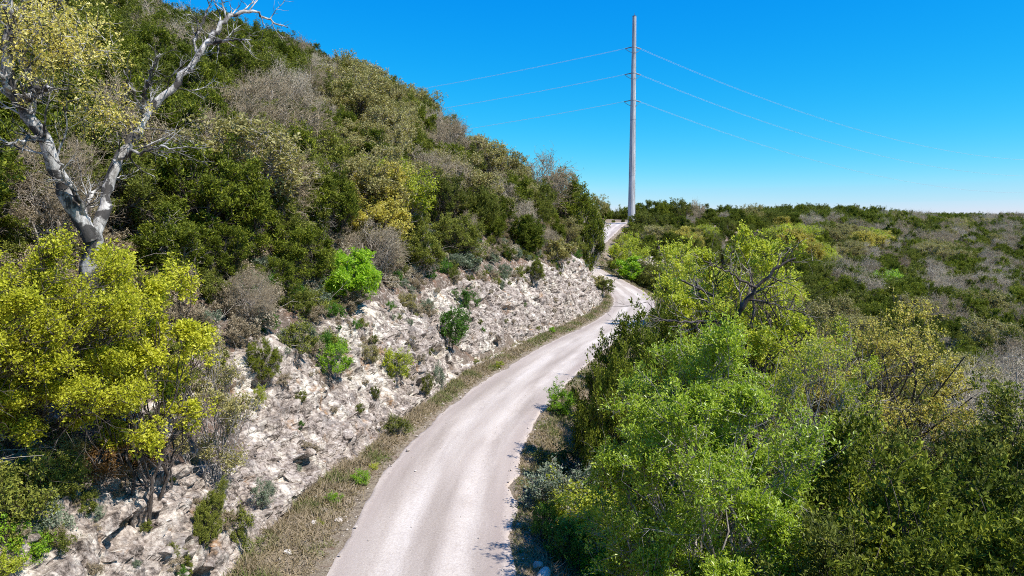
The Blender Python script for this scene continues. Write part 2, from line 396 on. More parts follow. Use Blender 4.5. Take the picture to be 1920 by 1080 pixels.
# rock cut
FOOT = None
def cut_surface(al_pts, q, yq):
    pass
def build_cut():
    c = _resample(CL, .05); c = c[(c[:, 1] > -4) & (c[:, 1] < 106)]
    keep = [0]; d = 0
    for i in range(1, len(c)):
        d += .05
        if d >= max(.05, .0028 * max(c[i, 1], 14)): keep.append(i); d = 0
    T = np.gradient(c, axis=0); T /= np.linalg.norm(T, axis=1)[:, None]
    k = 41; ker = np.ones(k) / k
    for a in (0, 1): T[:, a] = np.convolve(np.pad(T[:, a], k // 2, 'edge'), ker, 'valid')
    T /= np.linalg.norm(T, axis=1)[:, None]
    c = c[keep]; T = T[keep]; N = np.stack([-T[:, 1], T[:, 0]], 1)
    y = c[:, 1]; hc, rc = hcut(y), rcut(y)
    q = np.r_[-.12, np.linspace(-.05, 1.0, 104), 1.04, 1.09, 1.15, 1.22, 1.3, 1.4]
    Qq, Yv = np.meshgrid(q, y)
    prof = np.where(Qq < 1, np.sign(Qq) * np.abs(Qq) ** 1.15, 1 + (Qq - 1) * 2.4)
    S = (HW + verge(y))[:, None] + rc[:, None] * prof
    Z = zroad(y)[:, None] + .12 + hc[:, None] * np.where(Qq < 1, Qq, 1 + (Qq - 1) * .9)
    X = c[:, 0, None] + N[:, 0, None] * S; Y = c[:, 1, None] + N[:, 1, None] * S
    # relief: buttresses, blocky strata, hollows, small break-up
    w = sstep(-.05, .08, Qq) * (1 - .75 * sstep(.95, 1.35, Qq))
    big = .7 * fbm(X / 3.2, Y / 3.2, Z / 2.6, 2, 11)
    wz = Z + .22 * fbm(X / 2.5, Y / 2.5, Z / 3, 2, 12)
    per = .62; ph = wz / per + .5 * vnoise(X / 5, Y / 5, s=19); fr = ph - np.floor(ph); lay = _h(np.floor(ph).astype(np.int64), np.int64(0) * np.floor(ph).astype(np.int64), np.int64(0), 3)
    strat = (.26 * (lay - .5) + .12 * (sstep(.55, 1, fr) - .3)) * (0.5 + .5 * sstep(-.4, .4, vnoise(X / 4, Y / 4, s=17)))
    cx = X * 1.8 + .8 * vnoise(X * 1.1, Y * 1.1, Z * 1.1, 21); cy = Y * 2.1 + .8 * vnoise(X * 1.1, Y * 1.1, Z * 1.1, 22); cz = Z * 1.9 + .8 * vnoise(X, Y, Z, 23)
    def worley(a, b, cc, sd):
        ia, ib, ic = np.floor(a).astype(np.int64), np.floor(b).astype(np.int64), np.floor(cc).astype(np.int64)
        f1 = np.full(a.shape, 9.); f2 = np.full(a.shape, 9.); hh = np.zeros(a.shape)
        for i in (-1, 0, 1):
            for j in (-1, 0, 1):
                for l in (-1, 0, 1):
                    u_, v_, w_ = ia + i, ib + j, ic + l
                    r = _h(u_, v_, w_, sd)
                    dd = (u_ + _h(u_, v_, w_, sd + 1) - a) ** 2 + (v_ + _h(u_, v_, w_, sd + 2) - b) ** 2 + (w_ + _h(u_, v_, w_, sd + 3) - cc) ** 2
                    m = dd < f1; f2 = np.where(m, f1, np.minimum(f2, dd)); hh = np.where(m, r, hh); f1 = np.where(m, dd, f1)
        return np.sqrt(f1), np.sqrt(f2), hh
    f1, f2, hh = worley(cx, cy, cz, 40)
    blocks = .24 * (hh - .5) - .10 * (1 - sstep(0, .3, f2 - f1))
    g1, g2, gh = worley(cx * 2.7 + 9, cy * 2.7, cz * 2.5, 60)
    blocks2 = .045 * (gh - .5) - .035 * (1 - sstep(0, .35, g2 - g1))
    small = .04 * fbm(X * 4, Y * 5, Z * 4, 2, 33) - .10 * sstep(.25, .5, fbm(X * 1.6, Y * 2, Z * 2.2, 3, 36))
    hollow = -.8 * sstep(.42, .62, fbm(X / 1.3, Y / 1.3, Z / .8, 2, 51))
    D = (big + strat + hollow * .6 + blocks * (1 - .4 * sstep(.1, .5, vnoise(X / 3, Y / 3, s=71))) + blocks2 + small) * w
    nx = -N[:, 0, None] * .83; ny = -N[:, 1, None] * .83; nz = .56
    X = X + nx * D; Y = Y + ny * D; Z = Z + nz * D * .7
    Z = Z - 1.0 * sstep(1.12, 1.4, Qq)
    Z[:, 0] -= .3
    V = np.stack([X, Y, Z], -1)
    me = mesh_np("rock_cut", V.reshape(-1, 3), grid_quads(len(y), len(q))[:, ::-1], None, [M['rock']])
    o = link("rock_cut", me, kind='structure')
    return o, V, y, q
CUT, CV, CY, CQ = build_cut()

# ------------------------------------------------------------------ tree maker (vectorised branches)
def unit(v): return v / (np.linalg.norm(v, axis=-1, keepdims=True) + 1e-9)
def walk(rng, st, d, L, r0, K, wig, up, rend=.35):
    N = len(st); p = np.empty((N, K + 1, 3)); p[:, 0] = st; r = np.empty((N, K + 1)); d = unit(d)
    for k in range(K):
        d = unit(d + rng.normal(0, wig, (N, 3)) + np.array([0, 0, up]))
        p[:, k + 1] = p[:, k] + d * (L / K)[:, None]
    f = np.linspace(0, 1, K + 1)
    r[:] = r0[:, None] * (1 - f * (1 - rend))
    return dict(p=p, r=r, L=L)
def along(par, i, t):
    K = par['p'].shape[1] - 1; x = np.clip(t, 0, .9999) * K; a = x.astype(int); f = (x - a)[:, None]
    p0 = par['p'][i, a]; p1 = par['p'][i, a + 1]
    return p0 * (1 - f) + p1 * f, unit(p1 - p0), par['r'][i, a] * (1 - f[:, 0]) + par['r'][i, a + 1] * f[:, 0]
def kids(rng, par, Mn, t0, t1, ang, lenf, taper, rf, K, wig, up, rmin=.004, abslen=None, flat=0.0):
    N = len(par['p']); i = np.repeat(np.arange(N), Mn); j = np.tile(np.arange(Mn), N)
    t = t0 + (t1 - t0) * (j + rng.random(len(j))) / Mn
    st, pd, pr = along(par, i, t)
    az = j * 2.4 + rng.random(N)[i] * 6.28 + rng.normal(0, .4, len(j))
    ref = np.where(np.abs(pd[:, 2:3]) > .9, np.array([[1., 0, 0]]), np.array([[0, 0, 1.]]))
    a = unit(np.cross(pd, ref)); b = np.cross(pd, a)
    an = (ang * (1 + rng.normal(0, .2, len(j))))[:, None]
    d = pd * np.cos(an) + (a * np.cos(az)[:, None] + b * np.sin(az)[:, None]) * np.sin(an)
    if flat: d[:, 2] *= (1 - flat)
    L = (par['L'][i] if abslen is None else abslen) * lenf * (1 - taper * t) * rng.uniform(.65, 1.25, len(j))
    return walk(rng, st, d, L, np.maximum(pr * rf, rmin), K, wig, up)
def tube(br, sides):
    p, r = br['p'], br['r']; N, K1, _ = p.shape
    d = np.empty_like(p); d[:, 1:-1] = p[:, 2:] - p[:, :-2]; d[:, 0] = p[:, 1] - p[:, 0]; d[:, -1] = p[:, -1] - p[:, -2]; d = unit(d)
    ref = np.where(np.abs(d[..., 2:3]).mean(1, keepdims=True) > .85, np.array([1., 0, 0]), np.array([0, 0, 1.]))
    a = unit(np.cross(d, np.broadcast_to(ref, d.shape))); b = np.cross(d, a)
    th = np.arange(sides) / sides * 2 * np.pi
    V = p[:, :, None] + r[:, :, None, None] * (a[:, :, None] * np.cos(th)[None, None, :, None] + b[:, :, None] * np.sin(th)[None, None, :, None])
    idx = np.arange(N * K1 * sides).reshape(N, K1, sides)
    q = np.stack([idx[:, :-1], np.roll(idx[:, :-1], -1, 2), np.roll(idx[:, 1:], -1, 2), idx[:, 1:]], -1).reshape(-1, 4)
    return V.reshape(-1, 3), q
def joinVQ(parts):
    Vs, Qs, o = [], [], 0
    for V, Q in parts: Vs.append(V); Qs.append(Q + o); o += len(V)
    return np.vstack(Vs), np.vstack(Qs)
def leaves(rng, tw, per, m, size, wid, spread, dirw, upw, t0=.25, jit=.05, fold=.25, cup=1.0):
    """per clusters on every twig, m leaves in each: rhombic blades"""
    N = len(tw['p']); i = np.repeat(np.arange(N), per); t = t0 + (1.02 - t0) * rng.random(len(i))
    c, pd, _ = along(tw, i, t); ct = rng.random(len(i))
    c = c + rng.normal(0, spread, c.shape)
    I = np.repeat(np.arange(len(c)), m)
    p = c[I] + rng.normal(0, jit, (len(I), 3))
    d = unit(pd[I] * dirw + rng.normal(0, 1, (len(I), 3)) + np.array([0, 0, upw]))
    nn = unit(rng.normal(0, .75, (len(I), 3)) + np.array([0, 0, cup]))
    s = unit(np.cross(d, nn)); n2 = np.cross(s, d)
    L = (size * rng.uniform(.45, 1.45, len(I)))[:, None]; W = L * wid
    v0 = p; v1 = p + d * L * .5 + s * W * .5 + n2 * W * fold; v2 = p + d * L; v3 = p + d * L * .5 - s * W * .5 + n2 * W * fold
    V = np.stack([v0, v1, v2, v3], 1).reshape(-1, 3)
    tint = np.clip(.5 + .28 * (ct[I] - .5) * 2 + rng.normal(0, .2, len(I)), 0, 1)
    return V, np.arange(len(V)).reshape(-1, 4), np.repeat(tint, 4)
def seedling(rng, n, tilt, L, r, K, wig, up, base=.12):
    az = np.arange(n) * 6.28 / n + rng.random() * 6; ti = tilt * rng.uniform(.5, 1.3, n)
    d = np.stack([np.cos(az) * np.sin(ti), np.sin(az) * np.sin(ti), np.cos(ti)], 1)
    st = np.stack([np.cos(az) * base, np.sin(az) * base, np.full(n, -.35)], 1) if n > 1 else np.array([[0, 0, -.35]])
    return walk(rng, st, d, L * rng.uniform(.8, 1.12, n), np.full(n, r), K, wig, up, .18)
def bez(a, b, c, K, g, wig):
    t = np.linspace(0, 1, K + 1)[None, :, None]
    p = a[:, None] * (1 - t) ** 2 + 2 * t * (1 - t) * b[:, None] + c[:, None] * t ** 2
    L = np.linalg.norm(c - a, axis=1); n = g.normal(0, 1, p.shape) * (wig * L)[:, None, None]; n[:, 0] = 0
    return p + n * np.minimum(t * 2, 1), L
def crown_tree(g, h, rad, cb, stems=3, lobes=16, per=9, tw=6, shape='round', lobe_r=.42, twl=.32, up=.35, r0=.10, flat=1.0, gap=.0, tips=0, sides=(8, 5, 4, 3), lean=(0, 0), base=.12, wig=.05, inner=3, rt=.006, fork=.35):
    """lobed crown: stems -> limbs to lobes -> boughs to clumps -> twigs. -> wood parts, twig branches, dead twig branches"""
    zc, hz = (h + cb) / 2, (h - cb) / 2
    C = []
    for k in range(lobes):                                     # best-candidate lobe centres through the crown
        v = unit(g.normal(0, 1, (14, 3))); rr = g.uniform(.2, 1.18, 14)[:, None] ** .5 * (1 - lobe_r * .75); q = v * rr
        if shape == 'cone':
            tz = q[:, 2:3] * .5 + .5; q[:, :2] *= (1.25 - 1.05 * tz)
        if C: q = q[np.argmax(np.min(np.linalg.norm(q[:, None] - np.array(C)[None], axis=2), axis=1))]
        else: q = q[0]
        C.append(q)
    C = np.array(C); S = np.array([rad, rad, hz]); Ld = unit(C * np.array([1, 1, .7]) + np.array([0, 0, .15]))
    LC = C * S + np.array([lean[0], lean[1], zc])
    az = np.arange(stems) * 6.283 / stems + g.random() * 6
    s0 = np.stack([np.cos(az) * base, np.sin(az) * base, np.full(stems, -.3)], 1)
    s2 = np.stack([np.cos(az) * rad * .28 + lean[0] * .8, np.sin(az) * rad * .28 + lean[1] * .8, np.full(stems, cb + (h - cb) * .62)], 1)
    if stems == 1: s2[:, :2] = np.array(lean)
    s1 = (s0 + s2) / 2 + g.normal(0, rad * .08, s0.shape)
    sp, sl = bez(s0, s1, s2, 9, g, wig * .6); f = np.linspace(0, 1, 10); B0 = dict(p=sp, r=np.full((stems, 1), r0) * (1 - .75 * f)[None], L=sl)
    si = np.argmin(np.linalg.norm(LC[:, None, :2] - s2[None, :, :2], axis=2) + g.random((lobes, stems)) * rad * .3, axis=1)
    zt = np.clip((LC[:, 2] - cb * fork) / (s2[si, 2] + .01) * .62 - .06, .1, .92)
    a, _, ar = along(B0, si, zt); m = (a + LC) / 2 + np.array([0, 0, -.10]) * hz + (LC - a) * np.array([.12, .12, -.1])
    lp, ll = bez(a, m, LC, 7, g, wig); B1 = dict(p=lp, r=(ar * .62)[:, None] * (1 - .6 * np.linspace(0, 1, 8))[None], L=ll)
    LR = lobe_r * g.uniform(.55, 1.4, lobes) * rad
    i = np.repeat(np.arange(lobes), per); v = unit(g.normal(0, 1, (len(i), 3)) + Ld[i] * .75 + np.array([0, 0, up])); v[:, 2] *= flat
    cc = LC[i] + v * (LR[i] * g.uniform(.5, 1.0, len(i)) * (1 + .55 * (g.random(len(i)) > .8)))[:, None]
    if tips: cc[:, 2] += tips * np.abs(g.normal(0, 1, len(i))) * .5
    b, _, br = along(B1, i, g.uniform(.45, 1, len(i))); m = (b + cc) / 2 + g.normal(0, .08, cc.shape) * LR[i][:, None] - np.array([0, 0, .06]) * LR[i][:, None]
    cp, cl = bez(b, m, cc, 4, g, wig * 1.3); B2 = dict(p=cp, r=np.maximum(br * .5, rt * 1.6)[:, None] * (1 - .55 * np.linspace(0, 1, 5))[None], L=cl)
    j = np.repeat(np.arange(len(cc)), tw); d = unit(v[i][j] * .75 + g.normal(0, .62, (len(j), 3)) + np.array([0, 0, up * .8]))
    st, _, _ = along(B2, j, g.uniform(.6, 1, len(j)))
    T = walk(g, st, d, LR[i][j] * twl * 2 * g.uniform(.6, 1.3, len(j)), np.full(len(j), rt), 1, .15, up * .3)
    dead = kids(g, B1, inner, .15, .85, .9, .5, .1, .45, 4, .24, -.02, rt * 1.3); dead2 = kids(g, dead, 4, .2, 1, .8, .5, .2, .6, 2, .25, 0, rt)
    wood = [tube(B0, sides[0]), tube(B1, sides[1]), tube(B2, sides[2]), tube(dead, 3), tube(dead2, 3)]
    return wood, T
def tree_meshes(kind, lod, seed, **o):
    g = np.random.default_rng(seed)
    if kind == 'juniper':
        cone = seed % 2; h = g.uniform(4.2, 4.8); rad = g.uniform(1.5, 1.9) if cone else g.uniform(1.9, 2.4)
        wood, T = crown_tree(g, h, rad, .5, 3, [34, 26, 13][lod], [14, 9, 7][lod], [8, 5, 3][lod], 'cone' if cone else 'round', [.26, .30, .40][lod], .26, .55, .09, tips=.30 if lod < 2 else .05, sides=[(7, 4, 3, 3), (5, 3, 3, 3), (4, 3, 3, 3)][lod], rt=[.005, .010, .02][lod], inner=[6, 7, 1][lod], gap=0)
        if lod == 0:
            L = leaves(g, T, 3, 7, .066, .46, .02, 1.0, .4, .05, .03, cup=1.1)
        elif lod == 1: L = leaves(g, T, 3, 8, .13, .38, .05, .9, .4, .05, .06, cup=1.0)
        else: L = leaves(g, T, 5, 4, .34, .55, .10, .6, .3, .0, .14, cup=.9)
    elif kind == 'oak':
        h = g.uniform(4.6, 5.4); rad = g.uniform(2.1, 2.7)
        wood, T = crown_tree(g, h, rad, 1.3, 2, [26, 18, 11][lod], [12, 9, 7][lod], [7, 5, 3][lod], 'round', [.28, .34, .42][lod], .30, .3, .12, flat=.6, sides=[(8, 5, 3, 3), (6, 4, 3, 3), (4, 3, 3, 3)][lod], rt=[.006, .011, .03][lod], inner=[3, 3, 0][lod] or 1)
        if lod < 2: wood.append(tube(T, 3))
        L = leaves(g, T, [4, 4, 4][lod], [5, 4, 3][lod], [.08, .125, .30][lod], .62, [.03, .05, .1][lod], .4, .1, .15, [.04, .06, .15][lod])
    elif kind == 'bare':
        h = g.uniform(4.4, 5.2); rad = g.uniform(2.0, 2.6)
        wood, T = crown_tree(g, h, rad, .9, 2, [26, 20, 12][lod], [11, 9, 7][lod], [7, 6, 5][lod], 'round', [.28, .33, .42][lod], .5, .3, .11, flat=.8, sides=[(8, 5, 3, 3), (6, 4, 3, 3), (4, 3, 3, 3)][lod], rt=[.006, .011, .03][lod], inner=3, wig=.08)
        t2 = kids(g, T, [3, 2, 1][lod], .1, 1, .7, .6, .2, .8, 1, .1, .02, [.004, .008, .02][lod])
        A = tube(T, 3); B_ = tube(t2, 3); V, Q = joinVQ([A, B_]); lv = leaves(g, t2, [1, 1, 1][lod], [2, 2, 2][lod], [.045, .075, .16][lod], .6, .03, .5, .1, .2, .04)
        L = (np.vstack([V, lv[0]]), np.vstack([Q, lv[1] + len(V)]), np.r_[np.full(len(V), .6), lv[2]])
    else:
        h = 1.3; wood, T = crown_tree(g, h, g.uniform(.6, .8), .15, 6, [12, 9][min(lod, 1)], [8, 7][min(lod, 1)], 5, 'round', .36, .34, .4, .018, sides=(4, 3, 3, 3), rt=.004, inner=2, base=.06)
        if lod == 0: wood.append(tube(T, 3))
        L = leaves(g, T, 3, 4, [.06, .09][min(lod, 1)], .58, .02, .5, .15, .1, .03)
    V, Q = joinVQ(wood)
    tm = mesh_np("trunk", V, Q, None, [M['bark_grey']], smooth=True)
    cm = mesh_np("crown", L[0], L[1], {'tint': L[2]}, [M['juniper']])
    return tm, cm, float(np.percentile(L[0][:, 2], 99.5))
PROTO = {}
def protos(kind, lod, seeds, **o):
    PROTO[(kind, lod)] = [tree_meshes(kind, lod, s, **o) for s in seeds]
protos('juniper', 0, (1, 2, 3)); protos('juniper', 1, (4, 5, 6, 7, 8)); 
protos('oak', 0, (21, 22)); protos('oak', 1, (23, 24, 25, 26))
protos('bare', 0, (31,)); protos('bare', 1, (32, 33, 34, 35))
protos('shrub', 0, (41, 42, 43)); protos('shrub', 1, (44, 45, 46))

VARS = {('juniper', 0, 'juniper_foliage'): [0, 1], ('juniper', 0, 'olive_juniper_foliage'): [2], ('juniper', 1, 'juniper_foliage'): [0, 1, 2], ('juniper', 1, 'olive_juniper_foliage'): [3, 4],
        ('bare', 1, 'taupe_buds'): [0, 1, 2], ('bare', 1, 'pale_taupe_buds'): [3], ('oak', 1, 'olive_ochre_leaves'): [0, 1], ('oak', 1, 'golden_bud_leaves'): [2], ('oak', 1, 'lime_green_leaves'): [3], ('oak', 1, 'bright_green_leaves'): [3]}
_MC = {}
def with_mat(me, mat):                     # one mesh per shape and material, shared by all its copies
    k = (me.name, mat.name)
    if k not in _MC:
        used_ = [q for q in _MC if q[0] == me.name]
        m2 = me if not used_ else me.copy(); m2.materials[0] = mat; _MC[k] = m2
    return _MC[k]
def plant(name, kind, lod, var, x, y, z, height_m, rotz, leafmat, bark, wide=1.0, tilt=(0, 0), **props):
    al = VARS.get((kind, lod, leafmat.name), range(len(PROTO[(kind, lod)])))
    vi = al[var % len(al)]; tm, cm, hh = PROTO[(kind, lod)][vi]
    if kind != 'shrub': bark = M['twig'] if kind == 'bare' else (M['twig'] if kind == 'juniper' and vi % 2 else (M['bark_dark'] if vi % 2 == 0 else M['bark_grey']))
    tm = with_mat(tm, bark); cm = with_mat(cm, leafmat)
    k = height_m / hh
    r = bpy.data.objects.new(name, None); COL.objects.link(r)
    r.location = (x, y, z); r.rotation_euler = (tilt[0], tilt[1], rotz); r.scale = (k * wide, k * wide, k)
    r.empty_display_size = .3
    part_names = ("stem", "foliage") if name.endswith(('bush', 'shrub', 'plant', 'sapling')) else ("trunk", "crown")
    for nm, me, mt in ((part_names[0], tm, bark), (part_names[1], cm, leafmat)):
        c = bpy.data.objects.new(nm, me); COL.objects.link(c); c.parent = r
    for a, b in props.items(): r[a] = b
    return r

#@@HERO
# ------------------------------------------------------------------ large named trees
def finish_tree(name, loc, parts_wood, L, bark, leafm, extra=None, **props):
    r = bpy.data.objects.new(name, None); COL.objects.link(r); r.location = loc
    V, Q = joinVQ(parts_wood)
    link("trunk", mesh_np("trunk", V - np.array(loc) * props.pop('world', 0), Q, None, [bark], smooth=True), r)
    link("crown", mesh_np("crown", L[0] - np.array(loc) * props.pop('worldl', 0), L[1], {'tint': L[2]}, [leafm]), r)
    for a, b in props.items(): r[a] = b
    return r
def poly(pts, r0, r1, K):
    """smooth limb through world points, resampled to K segments"""
    p = np.array(pts, float)
    for _ in range(2):
        a = p[:-1] * .75 + p[1:] * .25; b = p[:-1] * .25 + p[1:] * .75
        p = np.vstack([p[:1], np.stack([a, b], 1).reshape(-1, 3), p[-1:]])
    d = np.r_[0, np.cumsum(np.linalg.norm(p[1:] - p[:-1], axis=1))]; t = np.linspace(0, d[-1], K + 1)
    q = np.stack([np.interp(t, d, p[:, k]) for k in range(3)], 1)
    g = np.random.default_rng(int(abs(p.sum()) * 100) % 99999)
    q[1:-1] += g.normal(0, .022, (K - 1, 3)) * (1 + r0 * 3)
    rr = np.linspace(r0, r1, K + 1) * (1 + .07 * g.normal(size=K + 1))
    return dict(p=q[None], r=rr[None], L=np.array([d[-1]]))
def stack(lst):
    return dict(p=np.vstack([a['p'] for a in lst]), r=np.vstack([a['r'] for a in lst]), L=np.concatenate([a['L'] for a in lst]))

# the forked pale tree above the cut
def forked_tree():
    g = np.random.default_rng(77)
    base = P3(172, 470, 14.6); bx, by = base[0] + .1, base[1] + .3; bz = H1(bx, by)
    f = P3(168, 425, 14.5)
    K = 22
    stem = poly([(bx, by, bz - .4), P3(170, 520, 14.7), P3(176, 470, 14.6), f], .23, .18, K)
    A = poly([P3(172, 450, 14.5), P3(140, 390, 14.3), P3(105, 320, 14.0), P3(82, 265, 13.8), P3(45, 205, 13.5), P3(18, 170, 13.3), P3(14, 90, 13.2), P3(17, 10, 13.3), P3(30, -90, 13.4)], .165, .05, K)
    A2 = poly([P3(52, 215, 13.6), P3(70, 180, 13.8), P3(55, 140, 14.0), P3(35, 100, 14.2), P3(30, 40, 14.6), P3(70, -40, 15.0)], .11, .04, K)
    B = poly([P3(178, 450, 14.6), P3(200, 400, 14.8), P3(206, 320, 15.2), P3(235, 285, 15.5), P3(268, 235, 15.9), P3(285, 195, 16.1), P3(330, 160, 16.4), P3(362, 118, 16.7), P3(388, 78, 16.9)], .13, .06, K)
    B1 = poly([P3(386, 82, 16.9), P3(405, 60, 17.1), P3(428, 32, 17.3), P3(455, 22, 17.5), P3(485, 22, 17.7), P3(510, 42, 17.9), P3(540, 52, 18.1)], .075, .012, K)
    B2 = poly([P3(388, 80, 16.9), P3(410, 78, 16.6), P3(440, 74, 16.4), P3(472, 74, 16.2)], .055, .012, K)
    B3 = poly([P3(372, 105, 16.8), P3(362, 80, 16.8), P3(385, 40, 17.2), P3(392, -10, 17.4)], .04, .01, K)
    C1 = poly([P3(270, 205, 16.0), P3(272, 170, 15.7), P3(282, 140, 15.5), P3(300, 100, 15.4)], .05, .01, K)
    C2 = poly([P3(268, 220, 15.9), P3(250, 170, 15.6), P3(232, 130, 15.4)], .04, .01, K)
    D1 = poly([P3(158, 415, 14.5), P3(150, 375, 14.1), P3(120, 330, 13.8), P3(105, 300, 13.6)], .065, .02, K)
    D2 = poly([P3(165, 420, 14.5), P3(163, 375, 14.9), P3(190, 340, 15.3), P3(235, 330, 15.7)], .05, .012, K)
    D3 = poly([P3(215, 298, 15.3), P3(260, 285, 15.0), P3(310, 275, 14.8), P3(362, 276, 14.6)], .045, .008, K)
    E1 = poly([P3(40, 200, 13.5), P3(62, 172, 13.1), P3(92, 165, 12.8)], .07, .03, K)
    E2 = poly([P3(20, 175, 13.3), P3(2, 140, 13.0), P3(-30, 120, 12.8)], .06, .02, K)
    E3 = poly([P3(80, 260, 13.8), P3(50, 262, 13.2), P3(5, 270, 12.8)], .05, .01, K)
    main = stack([stem, A, A2, B]); sec = stack([B1, B2, B3, C1, C2, D1, D2, D3, E1, E2, E3])
    k1 = kids(g, sec, 9, .2, 1.0, .8, .42, .4, .5, 6, .16, .04, .009)
    k0 = kids(g, stack([A, A2, B]), 13, .25, 1.0, 1.0, 1.3, .3, .2, 7, .16, .05, .014, abslen=1.0)
    k2 = kids(g, stack([dict(p=k1['p'][:, ::2], r=k1['r'][:, ::2], L=k1['L']), ]), 6, .15, 1.0, .7, .55, .3, .6, 3, .2, .05, .005)
    k3 = kids(g, k0, 7, .2, 1.0, .7, .55, .3, .5, 3, .2, .05, .006)
    k4 = kids(g, k3, 4, .2, 1.0, .7, .5, .3, .6, 2, .2, .05, .004)
    thin = stack([k2, k3])
    # leafy sprays only round the upper left limb and one bough in the middle
    fol = None if True else np.concatenate([[i for i in range(len(k3['p'])) if k3['p'][i, -1, 0] < -9.1 and k3['p'][i, -1, 2] > 10.3]]).astype(int)
    sp = []
    for (px, py, Y, rad, n) in ((60, 60, 13.6, .9, 60), (120, 90, 14.0, .85, 56), (165, 100, 14.4, .6, 34), (40, 130, 13.3, .7, 36), (95, 135, 14.0, .6, 30), (110, 30, 14.2, .6, 26), (205, 215, 15.5, .62, 40), (170, 235, 15.2, .4, 18), (245, 225, 15.7, .35, 14), (20, 60, 13.3, .6, 26)):
        c = P3(px, py, Y); st = c + g.normal(0, rad * .5, (n, 3)) * np.array([1, 1, .7])
        sp.append(walk(g, st, g.normal(0, 1, (n, 3)) + np.array([0, 0, .3]), np.full(n, .5), np.full(n, .010), 3, .25, .05))
    sp = stack(sp)
    L = leaves(g, sp, 4, 6, .06, .6, .05, .4, .1, 0, .05, cup=1.6)
    loc = np.array([bx, by, bz])
    parts = [tube(main, 12), tube(sec, 8), tube(k1, 5), tube(k0, 5), tube(thin, 4), tube(k4, 3), tube(sp, 3)]
    finish_tree("oak_tree", loc, parts, L, M['bark_pale'], M['pale_gold'], world=1, worldl=1,
                label="tall pale lichened oak forking into two bare grey limbs above the cut", category="tree")
forked_tree()

def hero_tree(name, loc, g, h, rad, leafm, bark, leafkw, label, cb=.2, **kw):
    fr = dict(stems=3, lobes=26, per=13, tw=7, shape='round', lobe_r=.27, twl=.30, up=.3, r0=.1, flat=.7); cat = kw.pop('category', 'tree'); fr.update(kw)
    wood, T = crown_tree(g, h, rad, cb * h, sides=(12, 8, 5, 3), **fr)
    wood.append(tube(T, 3)); L = leaves(g, T, **leafkw)
    return finish_tree(name, loc, wood, L, bark, leafm, label=label, category=cat)
def at(px, py, Y, dz=0.0):
    p = P3(px, py, Y); return (float(p[0]), float(p[1]), H1(p[0], p[1]) + dz)
R = np.random.default_rng
def top_h(loc, py, Y): return float(P3(960, py, Y)[2] - loc[2])
def lk(per, m, size, wid=.6, spread=.04, dirw=.4, upw=.1, jit=.05, cup=1.0): return dict(per=per, m=m, size=size, wid=wid, spread=spread, dirw=dirw, upw=upw, t0=.15, jit=jit, cup=cup)
GREY, DRK = M['bark_grey'], M['bark_dark']
l = at(1330, 900, 14.8); hero_tree("ash_tree", l, R(5), top_h(l, 618, 14.8), 2.45, M['ash'], GREY, lk(4, 8, .082, .44, .03, .6, .1, .055, 2.4), "big round fresh green ash tree filling the right foreground beside the track",
    cb=.16, stems=4, lobes=44, per=14, tw=7, lobe_r=.26, r0=.07, flat=.85, inner=1)
l = at(1360, 700, 27); hero_tree("oak_tree", l, R(6), top_h(l, 402, 27), 3.0, M['lime'], DRK, lk(4, 5, .12, .6, .04, .4, .1, .06), "lime green oak with dark crooked limbs showing, rising right of the bend",
    cb=.42, stems=2, lobes=24, per=10, tw=6, lobe_r=.23, r0=.16, flat=.5, lean=(.6, 0), inner=6, wig=.09)
LIME_OAK = next(o for o in SC.objects if o.get("label", "").startswith("lime green oak with dark crooked"))
l = at(1530, 720, 22); hero_tree("elm_tree", l, R(7), top_h(l, 560, 22), 2.0, M['lime'], GREY, lk(3, 4, .085, .5, .04, .4, .1, .05), "airy pale green elm between the big ash and the golden oak",
    cb=.35, lobes=24, per=9, tw=6, r0=.07, flat=.8, inner=6)
l = at(1650, 760, 28); hero_tree("oak_tree", l, R(8), top_h(l, 556, 28), 3.7, M['gold'], DRK, lk(3, 5, .10, .6, .035, .4, .1, .05), "wide golden yellow oak with layered boughs on the right slope",
    cb=.38, stems=3, lobes=30, per=11, tw=6, r0=.13, flat=.4, inner=6, wig=.08)
l = at(1545, 700, 36); hero_tree("oak_tree", l, R(15), top_h(l, 560, 36), 2.6, M['ochre'], DRK, lk(3, 5, .12, .6, .035, .4, .1, .05), "brownish ochre oak behind the airy elm and golden oak",
    cb=.4, stems=2, lobes=20, per=9, tw=6, r0=.12, flat=.5, inner=5)
l = at(1285, 560, 34); hero_tree("oak_tree", l, R(9), top_h(l, 450, 34), 1.8, M['lime'], GREY, lk(3, 5, .13, .6, .04, .4, .1, .06), "smaller lime oak leaning over the track edge at the bend",
    cb=.45, stems=2, lobes=16, per=8, tw=5, r0=.1, flat=.6, inner=5)
l = at(1290, 560, 56); hero_tree("oak_tree", l, R(16), top_h(l, 428, 56), 2.6, M['lime'], GREY, lk(3, 4, .18, .6, .06, .4, .1, .08), "lime green oak behind the smaller one at the bend, further off",
    cb=.3, stems=2, lobes=18, per=8, tw=5, r0=.1, flat=.6)
l = at(1178, 495, 104); hero_tree("willow_tree", l, R(10), top_h(l, 442, 104), 3.5, M['lime'], GREY, lk(3, 4, .26, .4, .08, .6, .4, .1), "rounded olive yellow bushy tree beside the far bend of the track",
    cb=.1, stems=6, lobes=20, per=9, tw=4, r0=.06, flat=.8)
l = at(-90, 700, 11.9); hero_tree("oak_tree", l, R(11), top_h(l, 455, 11.3) + .2, 2.1, M['yellow'], DRK, lk(4, 8, .052, .58, .03, .4, .1, .05, 1.7), "chartreuse young oak hanging over the cut at the left foreground",
    cb=.36, stems=4, lobes=30, per=12, tw=6, lobe_r=.22, r0=.05, flat=.22, lean=(1.0, -.3), inner=4)  # dark bark on the chartreuse oaks stands in for shade on their stems
